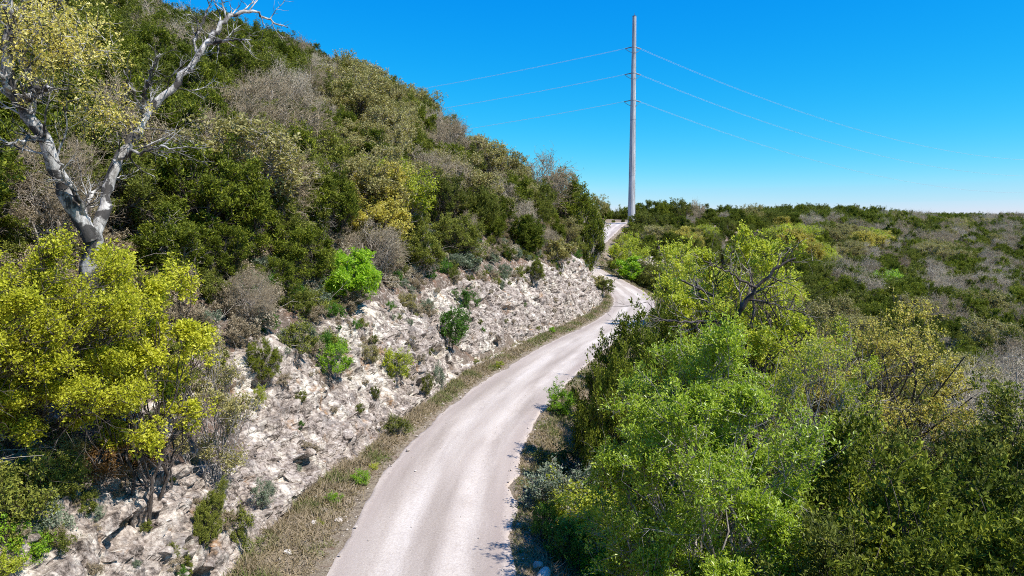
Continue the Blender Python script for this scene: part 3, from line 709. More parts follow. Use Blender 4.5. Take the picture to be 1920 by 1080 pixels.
l = at(20, 760, 12.9); hero_tree("oak_tree", l, R(17), top_h(l, 570, 12.3) + .1, 1.6, M['yellow'], DRK, lk(4, 8, .050, .58, .03, .4, .1, .05, 1.7), "lower chartreuse oak leaning out over the near rock face",
    cb=.10, stems=4, lobes=26, per=12, tw=6, lobe_r=.22, r0=.035, flat=.22, lean=(1.15, -.6), inner=4)
l = at(255, 620, 14.2); hero_tree("oak_tree", l, R(12), top_h(l, 440, 14.2), 1.45, M['yellow'], DRK, lk(4, 6, .068, .62, .03, .4, .1, .04, 1.5), "smaller chartreuse oak at the foot of the forked pale trunk",
    cb=.3, stems=4, lobes=22, per=11, tw=6, r0=.045, flat=.4)
l = at(395, 700, 16.5); hero_tree("oak_tree", l, R(13), top_h(l, 600, 16.5), .9, M['ochre'], GREY, lk(3, 4, .055, .6, .04, .4, .1, .04), "sparse olive-ochre oak sapling on the lip of the cut",
    cb=.15, stems=5, lobes=16, per=9, tw=6, r0=.025, flat=.6)
l = at(648, 625, 31); hero_tree("sumac_tree", l, R(14), top_h(l, 482, 31), 1.55, M['bright'], GREY, lk(4, 6, .12, .5, .04, .5, .2, .05), "vivid green bushy tree at the lip of the cut, left of middle",
    cb=.12, stems=5, lobes=22, per=11, tw=6, r0=.05, flat=.8)

def dark_limb():
    g = R(61); o0 = np.array(LIME_OAK.location)
    a = poly([P3(1366, 660, 25.2), P3(1372, 612, 24.8), P3(1392, 572, 24.4), P3(1424, 532, 24.2), P3(1456, 502, 24.0), P3(1492, 484, 24.0)], .13, .03, 16)
    b = poly([P3(1374, 606, 24.8), P3(1320, 602, 24.6), P3(1262, 604, 24.4), P3(1215, 590, 24.3)], .07, .02, 16)
    c = poly([P3(1400, 562, 24.4), P3(1440, 568, 24.1), P3(1475, 578, 23.9), P3(1512, 590, 23.8)], .045, .012, 16)
    d = poly([P3(1418, 538, 24.2), P3(1385, 525, 24.0), P3(1350, 500, 23.9), P3(1318, 490, 23.9)], .05, .012, 16)
    m = stack([a, b, c, d]); k = kids(g, m, 9, .25, 1, .8, .42, .3, .5, 6, .16, .03, .010); k2 = kids(g, k, 5, .2, 1, .7, .5, .3, .6, 3, .2, .03, .007)
    for nm, parts in (("limb", [tube(m, 8), tube(k, 5)]), ("twigs", [tube(k2, 3)])):
        V, Q = joinVQ(parts); link(nm, mesh_np(nm, V - o0, Q, None, [M['bark_dark'] if nm == 'limb' else M['twig']], smooth=True), LIME_OAK, **({'kind': 'stuff'} if nm == 'twigs' else {}))
dark_limb()
used = []          # (x, y, r) kept clear for the scattered trees
for o in list(SC.objects):
    if o.type == 'EMPTY' and o.parent is None: used.append((o.location.x, o.location.y, 1.8))

LIGHT, DARK, TW = M['bark_grey'], M['bark_dark'], M['twig']
def P_on(px, py, Y): p = P3(px, py, Y); return p
def put(name, kind, px, py, Y, topy, mat, bark, label, cat, var=0, wide=1.0, lod=None, ground=None, group=None, tilt=(0, 0)):
    """plant rooted on the ground at forward distance Y in the direction of photo column px, its top at photo row topy"""
    p = P3(px, py, Y); z = H1(p[0], p[1]) if ground is None else ground
    h = max(.2, float(P3(px, topy, Y)[2] - z))
    lod = (0 if Y < 34 else 1) if lod is None else lod
    kw = dict(label=label, category=cat)
    if group: kw['group'] = group
    used.append((p[0], p[1], .8 if cat == 'tree' else .4))
    return plant(name, kind, lod, var, float(p[0]), float(p[1]), z - .05, h, var * 1.7 + px, mat, bark, wide, tilt, **kw)
G1 = "junipers beside the track"
put("juniper_tree", 'juniper', 1185, 700, 22.5, 600, M['juniper'], DARK, "dark pointed juniper behind the big ash, nearest the track", "tree", 0, .75, group=G1)
put("juniper_tree", 'juniper', 1160, 800, 20.5, 665, M['juniper'], DARK, "dark juniper poking out left of the big ash over the track", "tree", 0, .5, group=G1)
put("juniper_tree", 'juniper', 1240, 650, 26, 585, M['juniper'], DARK, "dark juniper under the lime oak at the bend", "tree", 2, .8, group=G1)
put("juniper_tree", 'juniper', 1048, 500, 91, 322, M['juniper'], DARK, "tall dark juniper near the end of the hillside skyline", "tree", 0, 1.0, group=G1)
put("bare_oak_tree", 'bare', 1012, 500, 86, 285, M['taupe'], LIGHT, "grey-brown leafless oak on the skyline left of the last junipers", "tree", 1, 1.1)
put("juniper_tree", 'juniper', 1082, 500, 97, 352, M['juniper_olive'], DARK, "olive juniper second from the end of the hillside skyline", "tree", 2, .95, group=G1)
put("juniper_tree", 'juniper', 1100, 500, 93, 384, M['juniper'], DARK, "juniper at the tip of the hillside hiding the track behind the cut", "tree", 1, .72, group=G1)
put("juniper_tree", 'juniper', 1078, 500, 90, 430, M['juniper_olive'], DARK, "lower juniper in front of the last one at the end of the cut", "tree", 0, .8, group=G1)
G6 = "low trees round the foot of the steel pole"
for i, (px_, Y_, ty_, mk, lb) in enumerate(((1198, 152, 400, 'juniper', "juniper hiding the right side of the pole foot"), (1222, 150, 398, 'juniper_olive', "olive juniper second to the right of the pole foot"),
        (1248, 154, 402, 'juniper', "juniper third to the right of the pole foot"), (1275, 152, 404, 'juniper', "juniper fourth to the right of the pole foot"), (1182, 138, 418, 'juniper', "low juniper in front of the pole foot beside the track"),
        (1205, 136, 420, 'juniper_olive', "low olive juniper in front of and right of the pole foot"), (1168, 128, 436, 'ochre', "low ochre bush on the outer shoulder of the climbing track"), (1180, 120, 446, 'lime', "yellow-green bush on the shoulder behind the bushy olive tree"),
        (1232, 130, 425, 'juniper', "juniper on the shoulder right of the climbing track"), (1150, 168, 412, 'juniper', "distant juniper left of the pole beyond the crest"), (1168, 172, 409, 'juniper', "distant juniper beyond the crest just left of the pole"),
        (1212, 112, 455, 'juniper', "juniper behind the grey brush at the far bend"), (1165, 114, 462, 'lime', "low lime bush at the outer edge of the hidden bend"))):
    kd = 'juniper' if mk.startswith('juniper') else 'oak'
    put("juniper_tree" if kd == 'juniper' else "budding_oak_tree", kd, px_, 420, Y_, ty_, M[mk], DARK, lb, "tree", i, 1.25, lod=1, group=G6)
G2 = "junipers in the right foreground"
for i, (px, Y, ty, w, lb) in enumerate(((1605, 16.5, 800, .9, "tall juniper with pointed tip right of the big ash"), (1690, 18.5, 830, .9, "juniper below the golden oak, second from the big ash"),
        (1700, 14.0, 880, 1.1, "broad sunlit juniper at the lower right, right of the ash foot"), (1810, 20, 830, 1.0, "grey-flecked juniper right of and below the golden oak"),
        (1860, 15.5, 900, 1.1, "broad yellow-green juniper in the lower right corner"), (1590, 12.5, 1000, 1.0, "juniper cut by the bottom edge right of the ash"),
        (1760, 12.0, 1010, 1.1, "juniper at the bottom edge left of the corner juniper"), (1900, 24, 740, 1.0, "dark juniper at the right edge below the grey bare oak"),
        (1950, 12.5, 1000, 1.0, "juniper at the far bottom right corner"))):
    put("juniper_tree", 'juniper', px, 800, Y, ty, M[('juniper', 'juniper_olive')[i % 2]], DARK, lb, "tree", i, w, group=G2)
put("oak_tree", 'bare', 1885, 700, 34, 675, M['pale_taupe'], LIGHT, "leafless pale grey oak at the right edge", "tree", 0, 1.1, lod=0)

G3 = "shrubs on and above the rock cut"
def cut_z(x, y):
    d = (CV[..., 0] - x) ** 2 + (CV[..., 1] - y) ** 2; i = np.unravel_index(np.argmin(d), d.shape); return float(CV[i][2])
def onrock(name, kind, px, py, topy, mat, bark, label, cat, var=0, wide=1.0, kx=.5, tilt=(0, .35), lod=0, group=G3):
    """rooted on the rock face where the sight line of (px,py) meets it"""
    Ys = np.linspace(9, 100, 700); pts = np.stack([P3(px, py, Y) for Y in Ys]); zz = height(pts[:, 0], pts[:, 1], sink=False)
    i = np.where(pts[:, 2] < zz)[0]; i = i[0] if len(i) else 0
    p = pts[i]; z = min(p[2], zz[i]); h = max(.25, float((py - topy) / F * p[1]))
    used.append((p[0], p[1], .5))
    return plant(name, kind, lod, var, float(p[0]), float(p[1]), z - .1, h, var * 2.1 + px, mat, bark, wide, tilt, label=label, category=cat, group=group)
onrock("sumac_shrub", 'shrub', 868, 580, 532, M['deep'], DARK, "flat-topped deep green shrub on the middle of the cut", "shrub", 0, 1.2)
onrock("sumac_shrub", 'shrub', 845, 645, 565, M['deep'], DARK, "dark green shrub with black shadow below the flat-topped one", "shrub", 1, .75)
onrock("sumac_shrub", 'shrub', 635, 695, 630, M['bright'], LIGHT, "bright green shrub on the lip of the cut below the vivid tree", "shrub", 2, 1.0)
onrock("oak_shrub", 'shrub', 735, 705, 640, M['lime'], LIGHT, "yellow-green shrub on the lip, right of the bright green one", "shrub", 0, 1.1)
onrock("oak_shrub", 'shrub', 690, 680, 640, M['ochre'], LIGHT, "thin olive shrub between two brighter shrubs on the lip", "shrub", 1, 1.0)
onrock("juniper_sapling", 'juniper', 505, 710, 620, M['juniper'], DARK, "young dark juniper on the lip of the cut in shade", "tree", 1, .8)
onrock("oak_shrub", 'shrub', 560, 660, 590, M['juniper_olive'], LIGHT, "olive shrub left of the vivid green tree", "shrub", 2, 1.0)
onrock("juniper_sapling", 'juniper', 365, 1040, 885, M['juniper_olive'], DARK, "upright young juniper growing from the near rock face", "tree", 0, .62)
onrock("juniper_sapling", 'juniper', 352, 1078, 985, M['juniper_olive'], DARK, "low juniper sprig at the foot of the upright young juniper", "tree", 2, .7)
onrock("broom_shrub", 'shrub', 470, 1030, 930, M['juniper_olive'], TW, "wispy broom-like shrub right of the upright young juniper", "shrub", 2, .55)
onrock("broom_shrub", 'shrub', 482, 950, 890, M['sage'], TW, "small wispy tuft on the rock above the broom shrub", "shrub", 1, .7)
onrock("broom_shrub", 'shrub', 110, 1050, 900, M['sage'], TW, "thin grey-green shrub on the shaded rock at lower left", "shrub", 0, .8)
onrock("oak_shrub", 'shrub', 20, 1075, 945, M['bright'], DARK, "bright leafy shrub in the lower left corner", "shrub", 1, .9)
onrock("oak_shrub", 'shrub', 50, 960, 850, M['juniper_olive'], DARK, "dull green shrub under the chartreuse oak", "shrub", 2, 1.0)
onrock("oak_shrub", 'shrub', 30, 1000, 800, M['juniper_olive'], DARK, "dark leafy shrub under the left end of the chartreuse oak", "shrub", 0, .9)
onrock("oak_shrub", 'shrub', 250, 880, 800, M['rust'], TW, "rusty leaved shrub hanging under the chartreuse oak", "shrub", 1, 1.2)
onrock("oak_shrub", 'shrub', 190, 890, 810, M['rust'], TW, "twiggy rust shrub left of the other rusty one", "shrub", 2, 1.1)
onrock("oak_shrub", 'shrub', 480, 755, 712, M['lime'], TW, "tiny lime sprout on the rock under the lip", "shrub", 2, .6)
onrock("oak_shrub", 'shrub', 770, 580, 540, M['ochre'], LIGHT, "ochre shrub on the rocky slope right of the vivid tree", "shrub", 0, 1.1)
onrock("oak_shrub", 'shrub', 740, 530, 480, M['taupe'], LIGHT, "grey-brown bare shrub at the top of the rocky slope", "shrub", 2, 1.2)
onrock("juniper_shrub", 'juniper', 740, 725, 690, M['juniper'], DARK, "little dark juniper tuft in a cleft of the cut", "shrub", 2, .7)
onrock("juniper_shrub", 'juniper', 706, 745, 715, M['juniper'], DARK, "small dark tuft on the rock left of the cleft", "shrub", 1, .7)
onrock("broom_shrub", 'shrub', 795, 740, 690, M['juniper_olive'], TW, "thin green shrub at the cut foot left of middle", "shrub", 1, .5)
onrock("broom_shrub", 'shrub', 825, 735, 670, M['sage'], TW, "thin grey shrub at the cut foot right of its green twin", "shrub", 0, .5)
onrock("juniper_shrub", 'juniper', 1000, 530, 480, M['juniper_olive'], DARK, "dark juniper bush overhanging the top of the far cut", "shrub", 0, 1.0, lod=1)
onrock("oak_shrub", 'shrub', 880, 510, 470, M['sage'], DARK, "grey-green shrub along the top of the far cut", "shrub", 1, 1.3, lod=1)
onrock("oak_shrub", 'shrub', 1050, 495, 440, M['ochre'], LIGHT, "ochre shrub at the top of the far cut near its end", "shrub", 1, 1.3, lod=1)
for i, (px_, py_, ty_, mk, lb) in enumerate(((15, 1010, 880, 'juniper_olive', "dark olive shrub at the left edge under the chartreuse oak"), (80, 930, 830, 'juniper_olive', "shaded olive shrub between the chartreuse oak's stems"),
        (130, 880, 800, 'ochre', "thin ochre shrub below the middle of the chartreuse oak"), (5, 1078, 990, 'lime', "green leafy plant at the very bottom left corner"), (60, 1040, 970, 'bright', "pale green seedling on the rock at lower left"))):
    onrock("oak_shrub", 'shrub', px_, py_, ty_, M[mk], DARK, lb, "shrub", i, 1.1)
G4 = "plants along the right verge"
put("evergreen_bush", 'shrub', 1052, 775, 30, 715, M['bright'], DARK, "rounded green bush at the right track edge, alone", "shrub", 0, 1.05, group=G4)
put("sage_bush", 'shrub', 1045, 900, 19.8, 865, M['sage'], TW, "silvery sage bush on the right verge below the ash shade", "shrub", 1, 1.2, group=G4)
put("weed_plant", 'shrub', 1085, 930, 19.0, 895, M['lime'], TW, "yellow-green weeds right of the silvery sage", "plant", 2, 1.4, group=G4)
put("weed_plant", 'shrub', 1062, 850, 23, 825, M['juniper_olive'], TW, "dull green weeds beneath the green bush", "plant", 0, 1.5, group=G4)
put("evergreen_bush", 'shrub', 1018, 975, 17.6, 935, M['deep'], DARK, "small dark evergreen on the bank by the track", "shrub", 2, .6, group=G4)
put("evergreen_bush", 'shrub', 1062, 1000, 16.9, 975, M['deep'], DARK, "darker evergreen right of the small one on the bank", "shrub", 1, .9, group=G4)
put("weed_plant", 'shrub', 1120, 985, 17.6, 950, M['lime'], TW, "lime weeds down the bank under the ash", "plant", 1, 1.2, group=G4)
put("weed_plant", 'shrub', 1150, 1030, 16.6, 1005, M['bright'], TW, "green weeds near the leaning grey log", "plant", 0, 1.2, group=G4)
put("weed_plant", 'shrub', 1180, 480, 96, 480, M['bright'], TW, "green weeds on the outer edge of the far bend", "plant", 0, 1.3, group=G4, lod=1)
# grey brush bush by the far bend
put("brush_bush", 'shrub', 1222, 520, 100, 485, M['pale_taupe'], TW, "grey leafless brush beside the olive bushy tree at the far bend", "shrub", 1, 1.3, lod=1)
G5 = "green sprigs along the left verge"
for i, (px, py, ty, mt, lb) in enumerate(((626, 945, 912, 'bright', "bright leafy weed at the cut foot near the camera"), (676, 908, 875, 'bright', "bright upright weed further along the cut foot"),
        (745, 815, 770, 'juniper_olive', "tall green tuft against the cut foot"), (600, 985, 965, 'lime', "low lime weed in the dry verge grass"), (700, 880, 862, 'lime', "low green weed beside the track corner"),
        (935, 690, 672, 'lime', "yellowish weed on the verge at the middle of the cut"), (1035, 625, 610, 'bright', "green weed on the verge under the white ledge"), (1128, 555, 520, 'juniper_olive', "olive shrub at the inside of the bend"),
        (1118, 540, 515, 'ochre', "ochre shrub at the end of the cut"))):
    onrock("weed_plant", 'shrub', px, py, ty, M[mt], TW, lb, "plant", i, 1.1, tilt=(0, 0), lod=0 if py > 650 else 1, group=G5)

# leaning log and dead brush at the foot of the ash
def log():
    a = np.array(at(1205, 1085, 15.6)); a[2] += .05; b = P3(1275, 1000, 14.6)
    br = poly([a - (0, 0, .2), a * .5 + b * .5 + (0, 0, .05), b, b + (.5, 0, 1.2)], .14, .09, 14)
    g = R(3); k = kids(g, br, 16, .3, 1, .9, .55, .2, .22, 5, .2, .0, .008, abslen=1.8); k2 = kids(g, k, 5, .2, 1, .8, .5, .2, .6, 3, .2, 0, .005)
    r = bpy.data.objects.new("leaning_trunk", None); COL.objects.link(r); r.location = a
    r['label'] = "leaning grey lichened trunk with dead brush at the bottom, left of the ash foot"; r['category'] = "tree trunk"
    V, Q = tube(br, 12); link("trunk", mesh_np("trunk", V - a, Q, None, [M['bark_pale']], smooth=True), r)
    V, Q = joinVQ([tube(k, 4), tube(k2, 3)]); link("dead_branches", mesh_np("dead_branches", V - a, Q, None, [M['twig']], smooth=True), r)
log()
# bare twig reaching over the track at the bend
def reach():
    base = np.array(at(1290, 640, 27)); g = R(4)
    br = poly([base, base + (-.4, 0, 2.0), P3(1240, 560, 26.6), P3(1190, 575, 26.4), P3(1140, 574, 26.2)], .05, .008, 14)
    k = kids(g, br, 11, .4, 1, .8, .9, .3, .6, 4, .18, .05, .006, abslen=1.0); k2 = kids(g, k, 5, .2, 1, .7, .5, .2, .6, 3, .2, 0, .005)
    r = bpy.data.objects.new("bare_sapling", None); COL.objects.link(r); r.location = base
    r['label'] = "bare twiggy sapling reaching out over the track at the bend"; r['category'] = "tree"
    V, Q = tube(br, 6); link("trunk", mesh_np("trunk", V - base, Q, None, [M['bark_dark']], smooth=True), r)
    V, Q = joinVQ([tube(k, 4), tube(k2, 3)]); link("crown", mesh_np("crown", V - base, Q, None, [M['bark_dark']], smooth=True), r)
reach()

# ------------------------------------------------------------------ scattered woodland
SPOTS = [  # photo column, row, half width, half height, kind
 (650, 120, 70, 50, 'ochre'), (700, 215, 95, 55, 'ochre'), (690, 320, 60, 60, 'ochre'), (745, 375, 50, 45, 'ochre_lime'), (625, 110, 50, 40, 'pale'), (560, 130, 40, 50, 'taupe'), (850, 260, 90, 60, 'taupe'),
 (900, 300, 120, 60, 'taupe_ochre'), (1050, 395, 70, 45, 'taupe_ochre'), (1040, 310, 40, 30, 'taupe'), (1000, 380, 60, 30, 'taupe'), (470, 150, 60, 60, 'taupe'), (330, 60, 70, 60, 'taupe'), (560, 210, 60, 60, 'taupe'), (420, 250, 60, 60, 'taupe'), (770, 470, 60, 40, 'taupe'), (100, 380, 110, 80, 'taupe'), (600, 400, 60, 50, 'taupe'), (480, 430, 60, 40, 'taupe'), (1000, 450, 60, 40, 'taupe'), (300, 560, 60, 40, 'taupe'),
 (640, 640, 60, 30, 'taupe'), (370, 640, 60, 50, 'ochre'),
 (1542, 444, 35, 22, 'taupe'), (1604, 473, 38, 36, 'taupe'), (1675, 467, 55, 36, 'taupe'), (1842, 453, 52, 28, 'taupe'), (1880, 489, 35, 28, 'taupe'), (1602, 524, 52, 42, 'taupe'), (1731, 533, 42, 30, 'pale'), (1764, 552, 42, 22, 'pale'),
 (1824, 551, 45, 20, 'pale'), (1875, 533, 50, 36, 'pale'), (1778, 593, 36, 26, 'taupe'), (1904, 600, 42, 32, 'taupe'), (1880, 720, 62, 62, 'pale'), (1760, 473, 36, 22, 'ochre'), (1575, 475, 32, 26, 'ochre'), (1631, 466, 22, 20, 'ochre_lime'), (1540, 495, 30, 12, 'ochre_lime'),
 (1667, 542, 15, 10, 'bright'), (1831, 633, 12, 9, 'bright'), (1785, 435, 30, 8, 'ochre'), (1235, 440, 20, 20, 'ochre'), (1300, 440, 40, 14, 'ochre_lime'), (1880, 430, 60, 14, 'taupe'), (1700, 425, 60, 8, 'taupe'), (1470, 450, 60, 20, 'ochre_lime'), (1430, 560, 60, 60, 'ochre_lime'), (1560, 620, 60, 30, 'taupe_ochre')]
KIND = {  # material, prototype, names, colour words
 'juniper': (['juniper', 'juniper', 'juniper_olive'], 'juniper', 'juniper_tree', 'juniper'),
 'taupe': (['taupe', 'taupe', 'pale_taupe'], 'bare', 'bare_oak_tree', 'oak'),
 'pale': (['pale_taupe', 'pale_taupe', 'taupe'], 'bare', 'bare_oak_tree', 'oak'),
 'ochre': (['ochre', 'ochre', 'ochre'], 'oak', 'budding_oak_tree', 'oak'),
 'ochre_lime': (['lime', 'ochre', 'gold'], 'oak', 'budding_oak_tree', 'oak'),
 'bright': (['bright', 'lime', 'bright'], 'oak', 'green_oak_tree', 'oak')}
WORD = {'juniper': 'dark green juniper', 'juniper_olive': 'olive green juniper', 'taupe': 'grey-brown leafless oak', 'pale_taupe': 'pale grey leafless oak', 'ochre': 'olive-ochre budding oak',
        'gold': 'golden budding oak', 'lime': 'yellow-green leafing oak', 'bright': 'bright green oak', 'pale_gold': 'pale gold oak'}
rg = np.random.default_rng(2024)
cand = []
def jitter(x0, x1, y0, y1, st):
    xs, ys = np.meshgrid(np.arange(x0, x1, st), np.arange(y0, y1, st * .87))
    xs = xs + (np.arange(xs.shape[0]) % 2)[:, None] * st / 2
    return np.stack([xs.ravel() + rg.uniform(-.42, .42, xs.size) * st, ys.ravel() + rg.uniform(-.42, .42, xs.size) * st], 1)
for (x0, x1, y0, y1, st) in ((-75, 62, 9, 62, 2.15), (-75, 110, 62, 130, 2.9), (-40, 200, 130, 230, 4.8)):
    cand.append(jitter(x0, x1, y0, y1, st))
near_c = np.vstack(cand); far_c = jitter(-60, 420, 230, 520, 5.8)
def usable(c, lip=.9):
    s, yy = near_road(c[:, 0], c[:, 1]); su = s - HW - verge(yy) - rcut(yy); z = height(c[:, 0], c[:, 1])
    ok = np.where(s > 0, su > lip, -s > HW + 2.4)
    ok &= (z[:] > -20)
    px, py, d = proj(np.c_[c, z + 3.5]); px2, py2, _ = proj(np.c_[c, z])
    ok &= (px > -260) & (px < 2350) & (c[:, 1] > 8) & (py2 > -260) & (py < 1500)
    return ok, s, su, yy, z, px, py
ok, s, su, yy, z, px, py = usable(near_c)
for (ux, uy, ur) in used: ok &= np.hypot(near_c[:, 0] - ux, near_c[:, 1] - uy) > ur
ok &= ~((s < 0) & (near_c[:, 1] < 34) & (-s < 7.5) & (px < 1560))                                   # the ash and its neighbours stand here
ok &= ~((s > 0) & (near_c[:, 1] < 19) & (su < 4.5))
ok &= ~((s > 0) & (su < 1.6) & (rg.random(len(s)) < .4))
# the pole clearing and the crest of the track stay open
ok &= np.hypot(near_c[:, 0] - 27, near_c[:, 1] - 160) > 2.0
ok &= ~((near_c[:, 1] > 104) & (s > 0) & (near_c[:, 0] < 60))
ok &= ~((near_c[:, 1] > 30) & (near_c[:, 1] < 88) & (s < 0) & (-s < 6.2))
ok &= ~((near_c[:, 1] > 108) & (near_c[:, 1] < 172) & (s < 0) & (-s < 4.6))
idx = np.where(ok)[0]
inframe = (px > -90) & (px < 2010) & (py > -160) & (py < 1330)
idx = idx[np.argsort((near_c[idx, 1] + np.where(inframe[idx], 0, 1000)))]
cnt = {}; rest = []; rows = {}
records = []
for i in idx:
    x, y = near_c[i]; kp = None
    for (ax, ay, aw, ah, kk) in SPOTS:
        if ((px[i] - ax) / aw) ** 2 + ((py[i] + 12 - ay) / ah) ** 2 < 1: kp = kk
    u = rg.random()
    if kp is None:
        kp = 'juniper' if u < (.80 if s[i] > 0 else .91) else ('taupe' if u < .96 else 'ochre')
    elif kp == 'taupe_ochre': kp = 'taupe' if u < .6 else 'ochre'
    if kp != 'juniper' and rg.random() < (.66 if kp == 'taupe' else .30): kp = 'juniper'
    mats, proto, name, _ = KIND[kp]; mt = mats[rg.integers(3)]
    hgt = {'juniper': 3.6, 'bare': 4.1, 'oak': 4.3}[proto] * rg.uniform(.72, 1.28)
    if s[i] < 0: hgt *= 1.12
    if y > 100 and s[i] < 0: hgt *= .72 if s[i] > -30 else 1.1
    if 104 < y < 175 and -10 < s[i] < 0: hgt *= .62
    if su[i] < 3 and s[i] > 0: hgt *= rg.uniform(.45, .8)
    lod = 0 if y < 22 else 1
    if proto == 'bare' and y < 24: lod = 0
    key = name
    if cnt.get(key, 0) >= 298: rest.append((x, y, z[i], hgt, mt, proto)); continue
    cnt[key] = cnt.get(key, 0) + 1
    records.append((x, y, z[i], hgt, mt, proto, name, lod, s[i], su[i]))
ordw = ["first", "second", "third", "fourth", "fifth", "sixth", "seventh", "eighth", "ninth", "tenth", "eleventh", "twelfth", "thirteenth", "fourteenth", "fifteenth", "sixteenth", "seventeenth",
        "eighteenth", "nineteenth", "twentieth"] + ["%s-%s" % (t, o) for t in ("twenty", "thirty", "forty", "fifty") for o in ("first", "second", "third", "fourth", "fifth", "sixth", "seventh", "eighth", "ninth", "tenth")]
def size_word(h): return "low" if h < 3.2 else ("medium" if h < 4.4 else "tall")
bands = {}
for k, rcd in enumerate(records):
    x, y, zz_, hgt, mt, proto, name, lod, ss, sv = rcd
    row = int(max(sv, 0) // 4.5) if ss > 0 else int(-ss // 7)
    bands.setdefault((mt, proto, ss > 0, row), []).append(k)
labels = {}
for (mt, proto, left, row), ks in bands.items():
    ks.sort(key=lambda k: records[k][1])
    for n, k in enumerate(ks):
        w = WORD[mt]; sz = size_word(records[k][3])
        if left: lb = f"{sz} {w}, {ordw[min(n, 59)]} nearest of its colour in {ordw[row]} hillside row above cut"
        else: lb = f"{sz} {w}, {ordw[min(n, 59)]} nearest of its colour in {ordw[row]} valley row from track"
        labels[k] = lb
for k, (x, y, zz_, hgt, mt, proto, name, lod, ss, sv) in enumerate(records):
    bark = (LIGHT, DARK)[int(rg.integers(2))] if proto != 'bare' else TW
    gp = {'juniper': 'junipers', 'bare': 'leafless oaks', 'oak': 'budding oaks'}[proto] + (' on the left hillside' if ss > 0 else ' in the valley on the right')
    plant(name, proto, lod, int(rg.integers(9)), float(x), float(y), float(zz_) - .1, float(hgt), float(rg.uniform(0, 6.28)), M[mt], bark, float(rg.uniform(.9, 1.25)),
          (float(rg.normal(0, .06)), float(rg.normal(0, .06))), label=labels[k], category="tree", group=gp)

# the far wood beyond the countable trees, one mass of instanced crowns
def scatter_stuff(name, pts, srcs, ids, scales, label, wides=None):
    me = bpy.data.meshes.new(name); me.vertices.add(len(pts)); me.vertices.foreach_set("co", np.asarray(pts, np.float32).ravel())
    for nm, a, ty in (("pick", ids, 'INT'), ("size", scales, 'FLOAT'), ("spin", rg.uniform(0, 6.28, len(pts)), 'FLOAT')):
        at_ = me.attributes.new(nm, ty, 'POINT'); at_.data.foreach_set("value", np.asarray(a, np.int32 if ty == 'INT' else np.float32))
    o = link(name, me, kind='stuff', label=label)
    ng = bpy.data.node_groups.new(name, 'GeometryNodeTree')
    ng.interface.new_socket("Geometry", in_out='INPUT', socket_type='NodeSocketGeometry'); ng.interface.new_socket("Geometry", in_out='OUTPUT', socket_type='NodeSocketGeometry')
    N = ng.nodes; Lk = ng.links.new; gi = N.new("NodeGroupInput"); go = N.new("NodeGroupOutput")
    for sr in reversed(srcs):
        oi = N.new("GeometryNodeObjectInfo"); oi.transform_space = 'ORIGINAL'; oi.inputs['Object'].default_value = sr; oi.inputs['As Instance'].default_value = True
        scatter_stuff.tmp.append(oi)
    jg = N.new("GeometryNodeJoinGeometry")
    for oi in scatter_stuff.tmp: Lk(oi.outputs['Geometry'], jg.inputs[0])
    scatter_stuff.tmp = []
    ip = N.new("GeometryNodeInstanceOnPoints"); ip.inputs['Pick Instance'].default_value = True
    def na(nm, ty):
        a = N.new("GeometryNodeInputNamedAttribute"); a.data_type = ty; a.inputs['Name'].default_value = nm; return a.outputs['Attribute']
    Lk(gi.outputs[0], ip.inputs['Points']); Lk(jg.outputs[0], ip.inputs['Instance']); Lk(na("pick", 'INT'), ip.inputs['Instance Index'])
    cx = N.new("ShaderNodeCombineXYZ"); Lk(na("spin", 'FLOAT'), cx.inputs['Z']); Lk(cx.outputs[0], ip.inputs['Rotation'])
    Lk(na("size", 'FLOAT'), ip.inputs['Scale']); Lk(ip.outputs[0], go.inputs[0])
    m = o.modifiers.new("scatter", 'NODES'); m.node_group = ng
    return o
scatter_stuff.tmp = []
def find(name, leafm, lodset):
    for o in SC.objects:
        if o.type == 'MESH' and o.name.split('.')[0] in ('crown', 'foliage') and o.parent and o.parent.name.split('.')[0] == name and o.material_slots[0].material == leafm and o.data in lodset: return o
def src(kind, lod, i, name, leafm):
    o = find(name, leafm, [PROTO[(kind, lod)][i][1]])
    return o or find(name, leafm, [p[1] for p in PROTO[(kind, lod)]])
SRC = {k: [] for k in ('juniper', 'juniper_olive', 'taupe', 'pale_taupe', 'ochre', 'gold', 'lime', 'bright')}
srcs = []; srcmesh = {id(m[1]) for k in ('juniper', 'oak', 'bare') for m in PROTO[(k, 1)]}; _p1 = {m[1].name for k in ('juniper', 'oak', 'bare') for m in PROTO[(k, 1)]}; lod1 = [v.name for k, v in _MC.items() if k[0] in _p1]
seen = set()
for o in list(SC.objects):
    if o.type != 'MESH' or o.data.name not in lod1 or not o.parent.name.split('.')[0].endswith('_tree'): continue
    mk = next((k for k in SRC if M[k] == o.material_slots[0].material), None)
    if mk is None or (mk, o.data.name) in seen or len(SRC[mk]) >= 3: continue
    seen.add((mk, o.data.name)); SRC[mk].append(len(srcs)); srcs.append(o)
for k in SRC:
    if not SRC[k]: SRC[k] = SRC['juniper']
okf, sF, suF, yyF, zF, pxF, pyF = usable(far_c)
pts, ids, sc_ = [], [], []
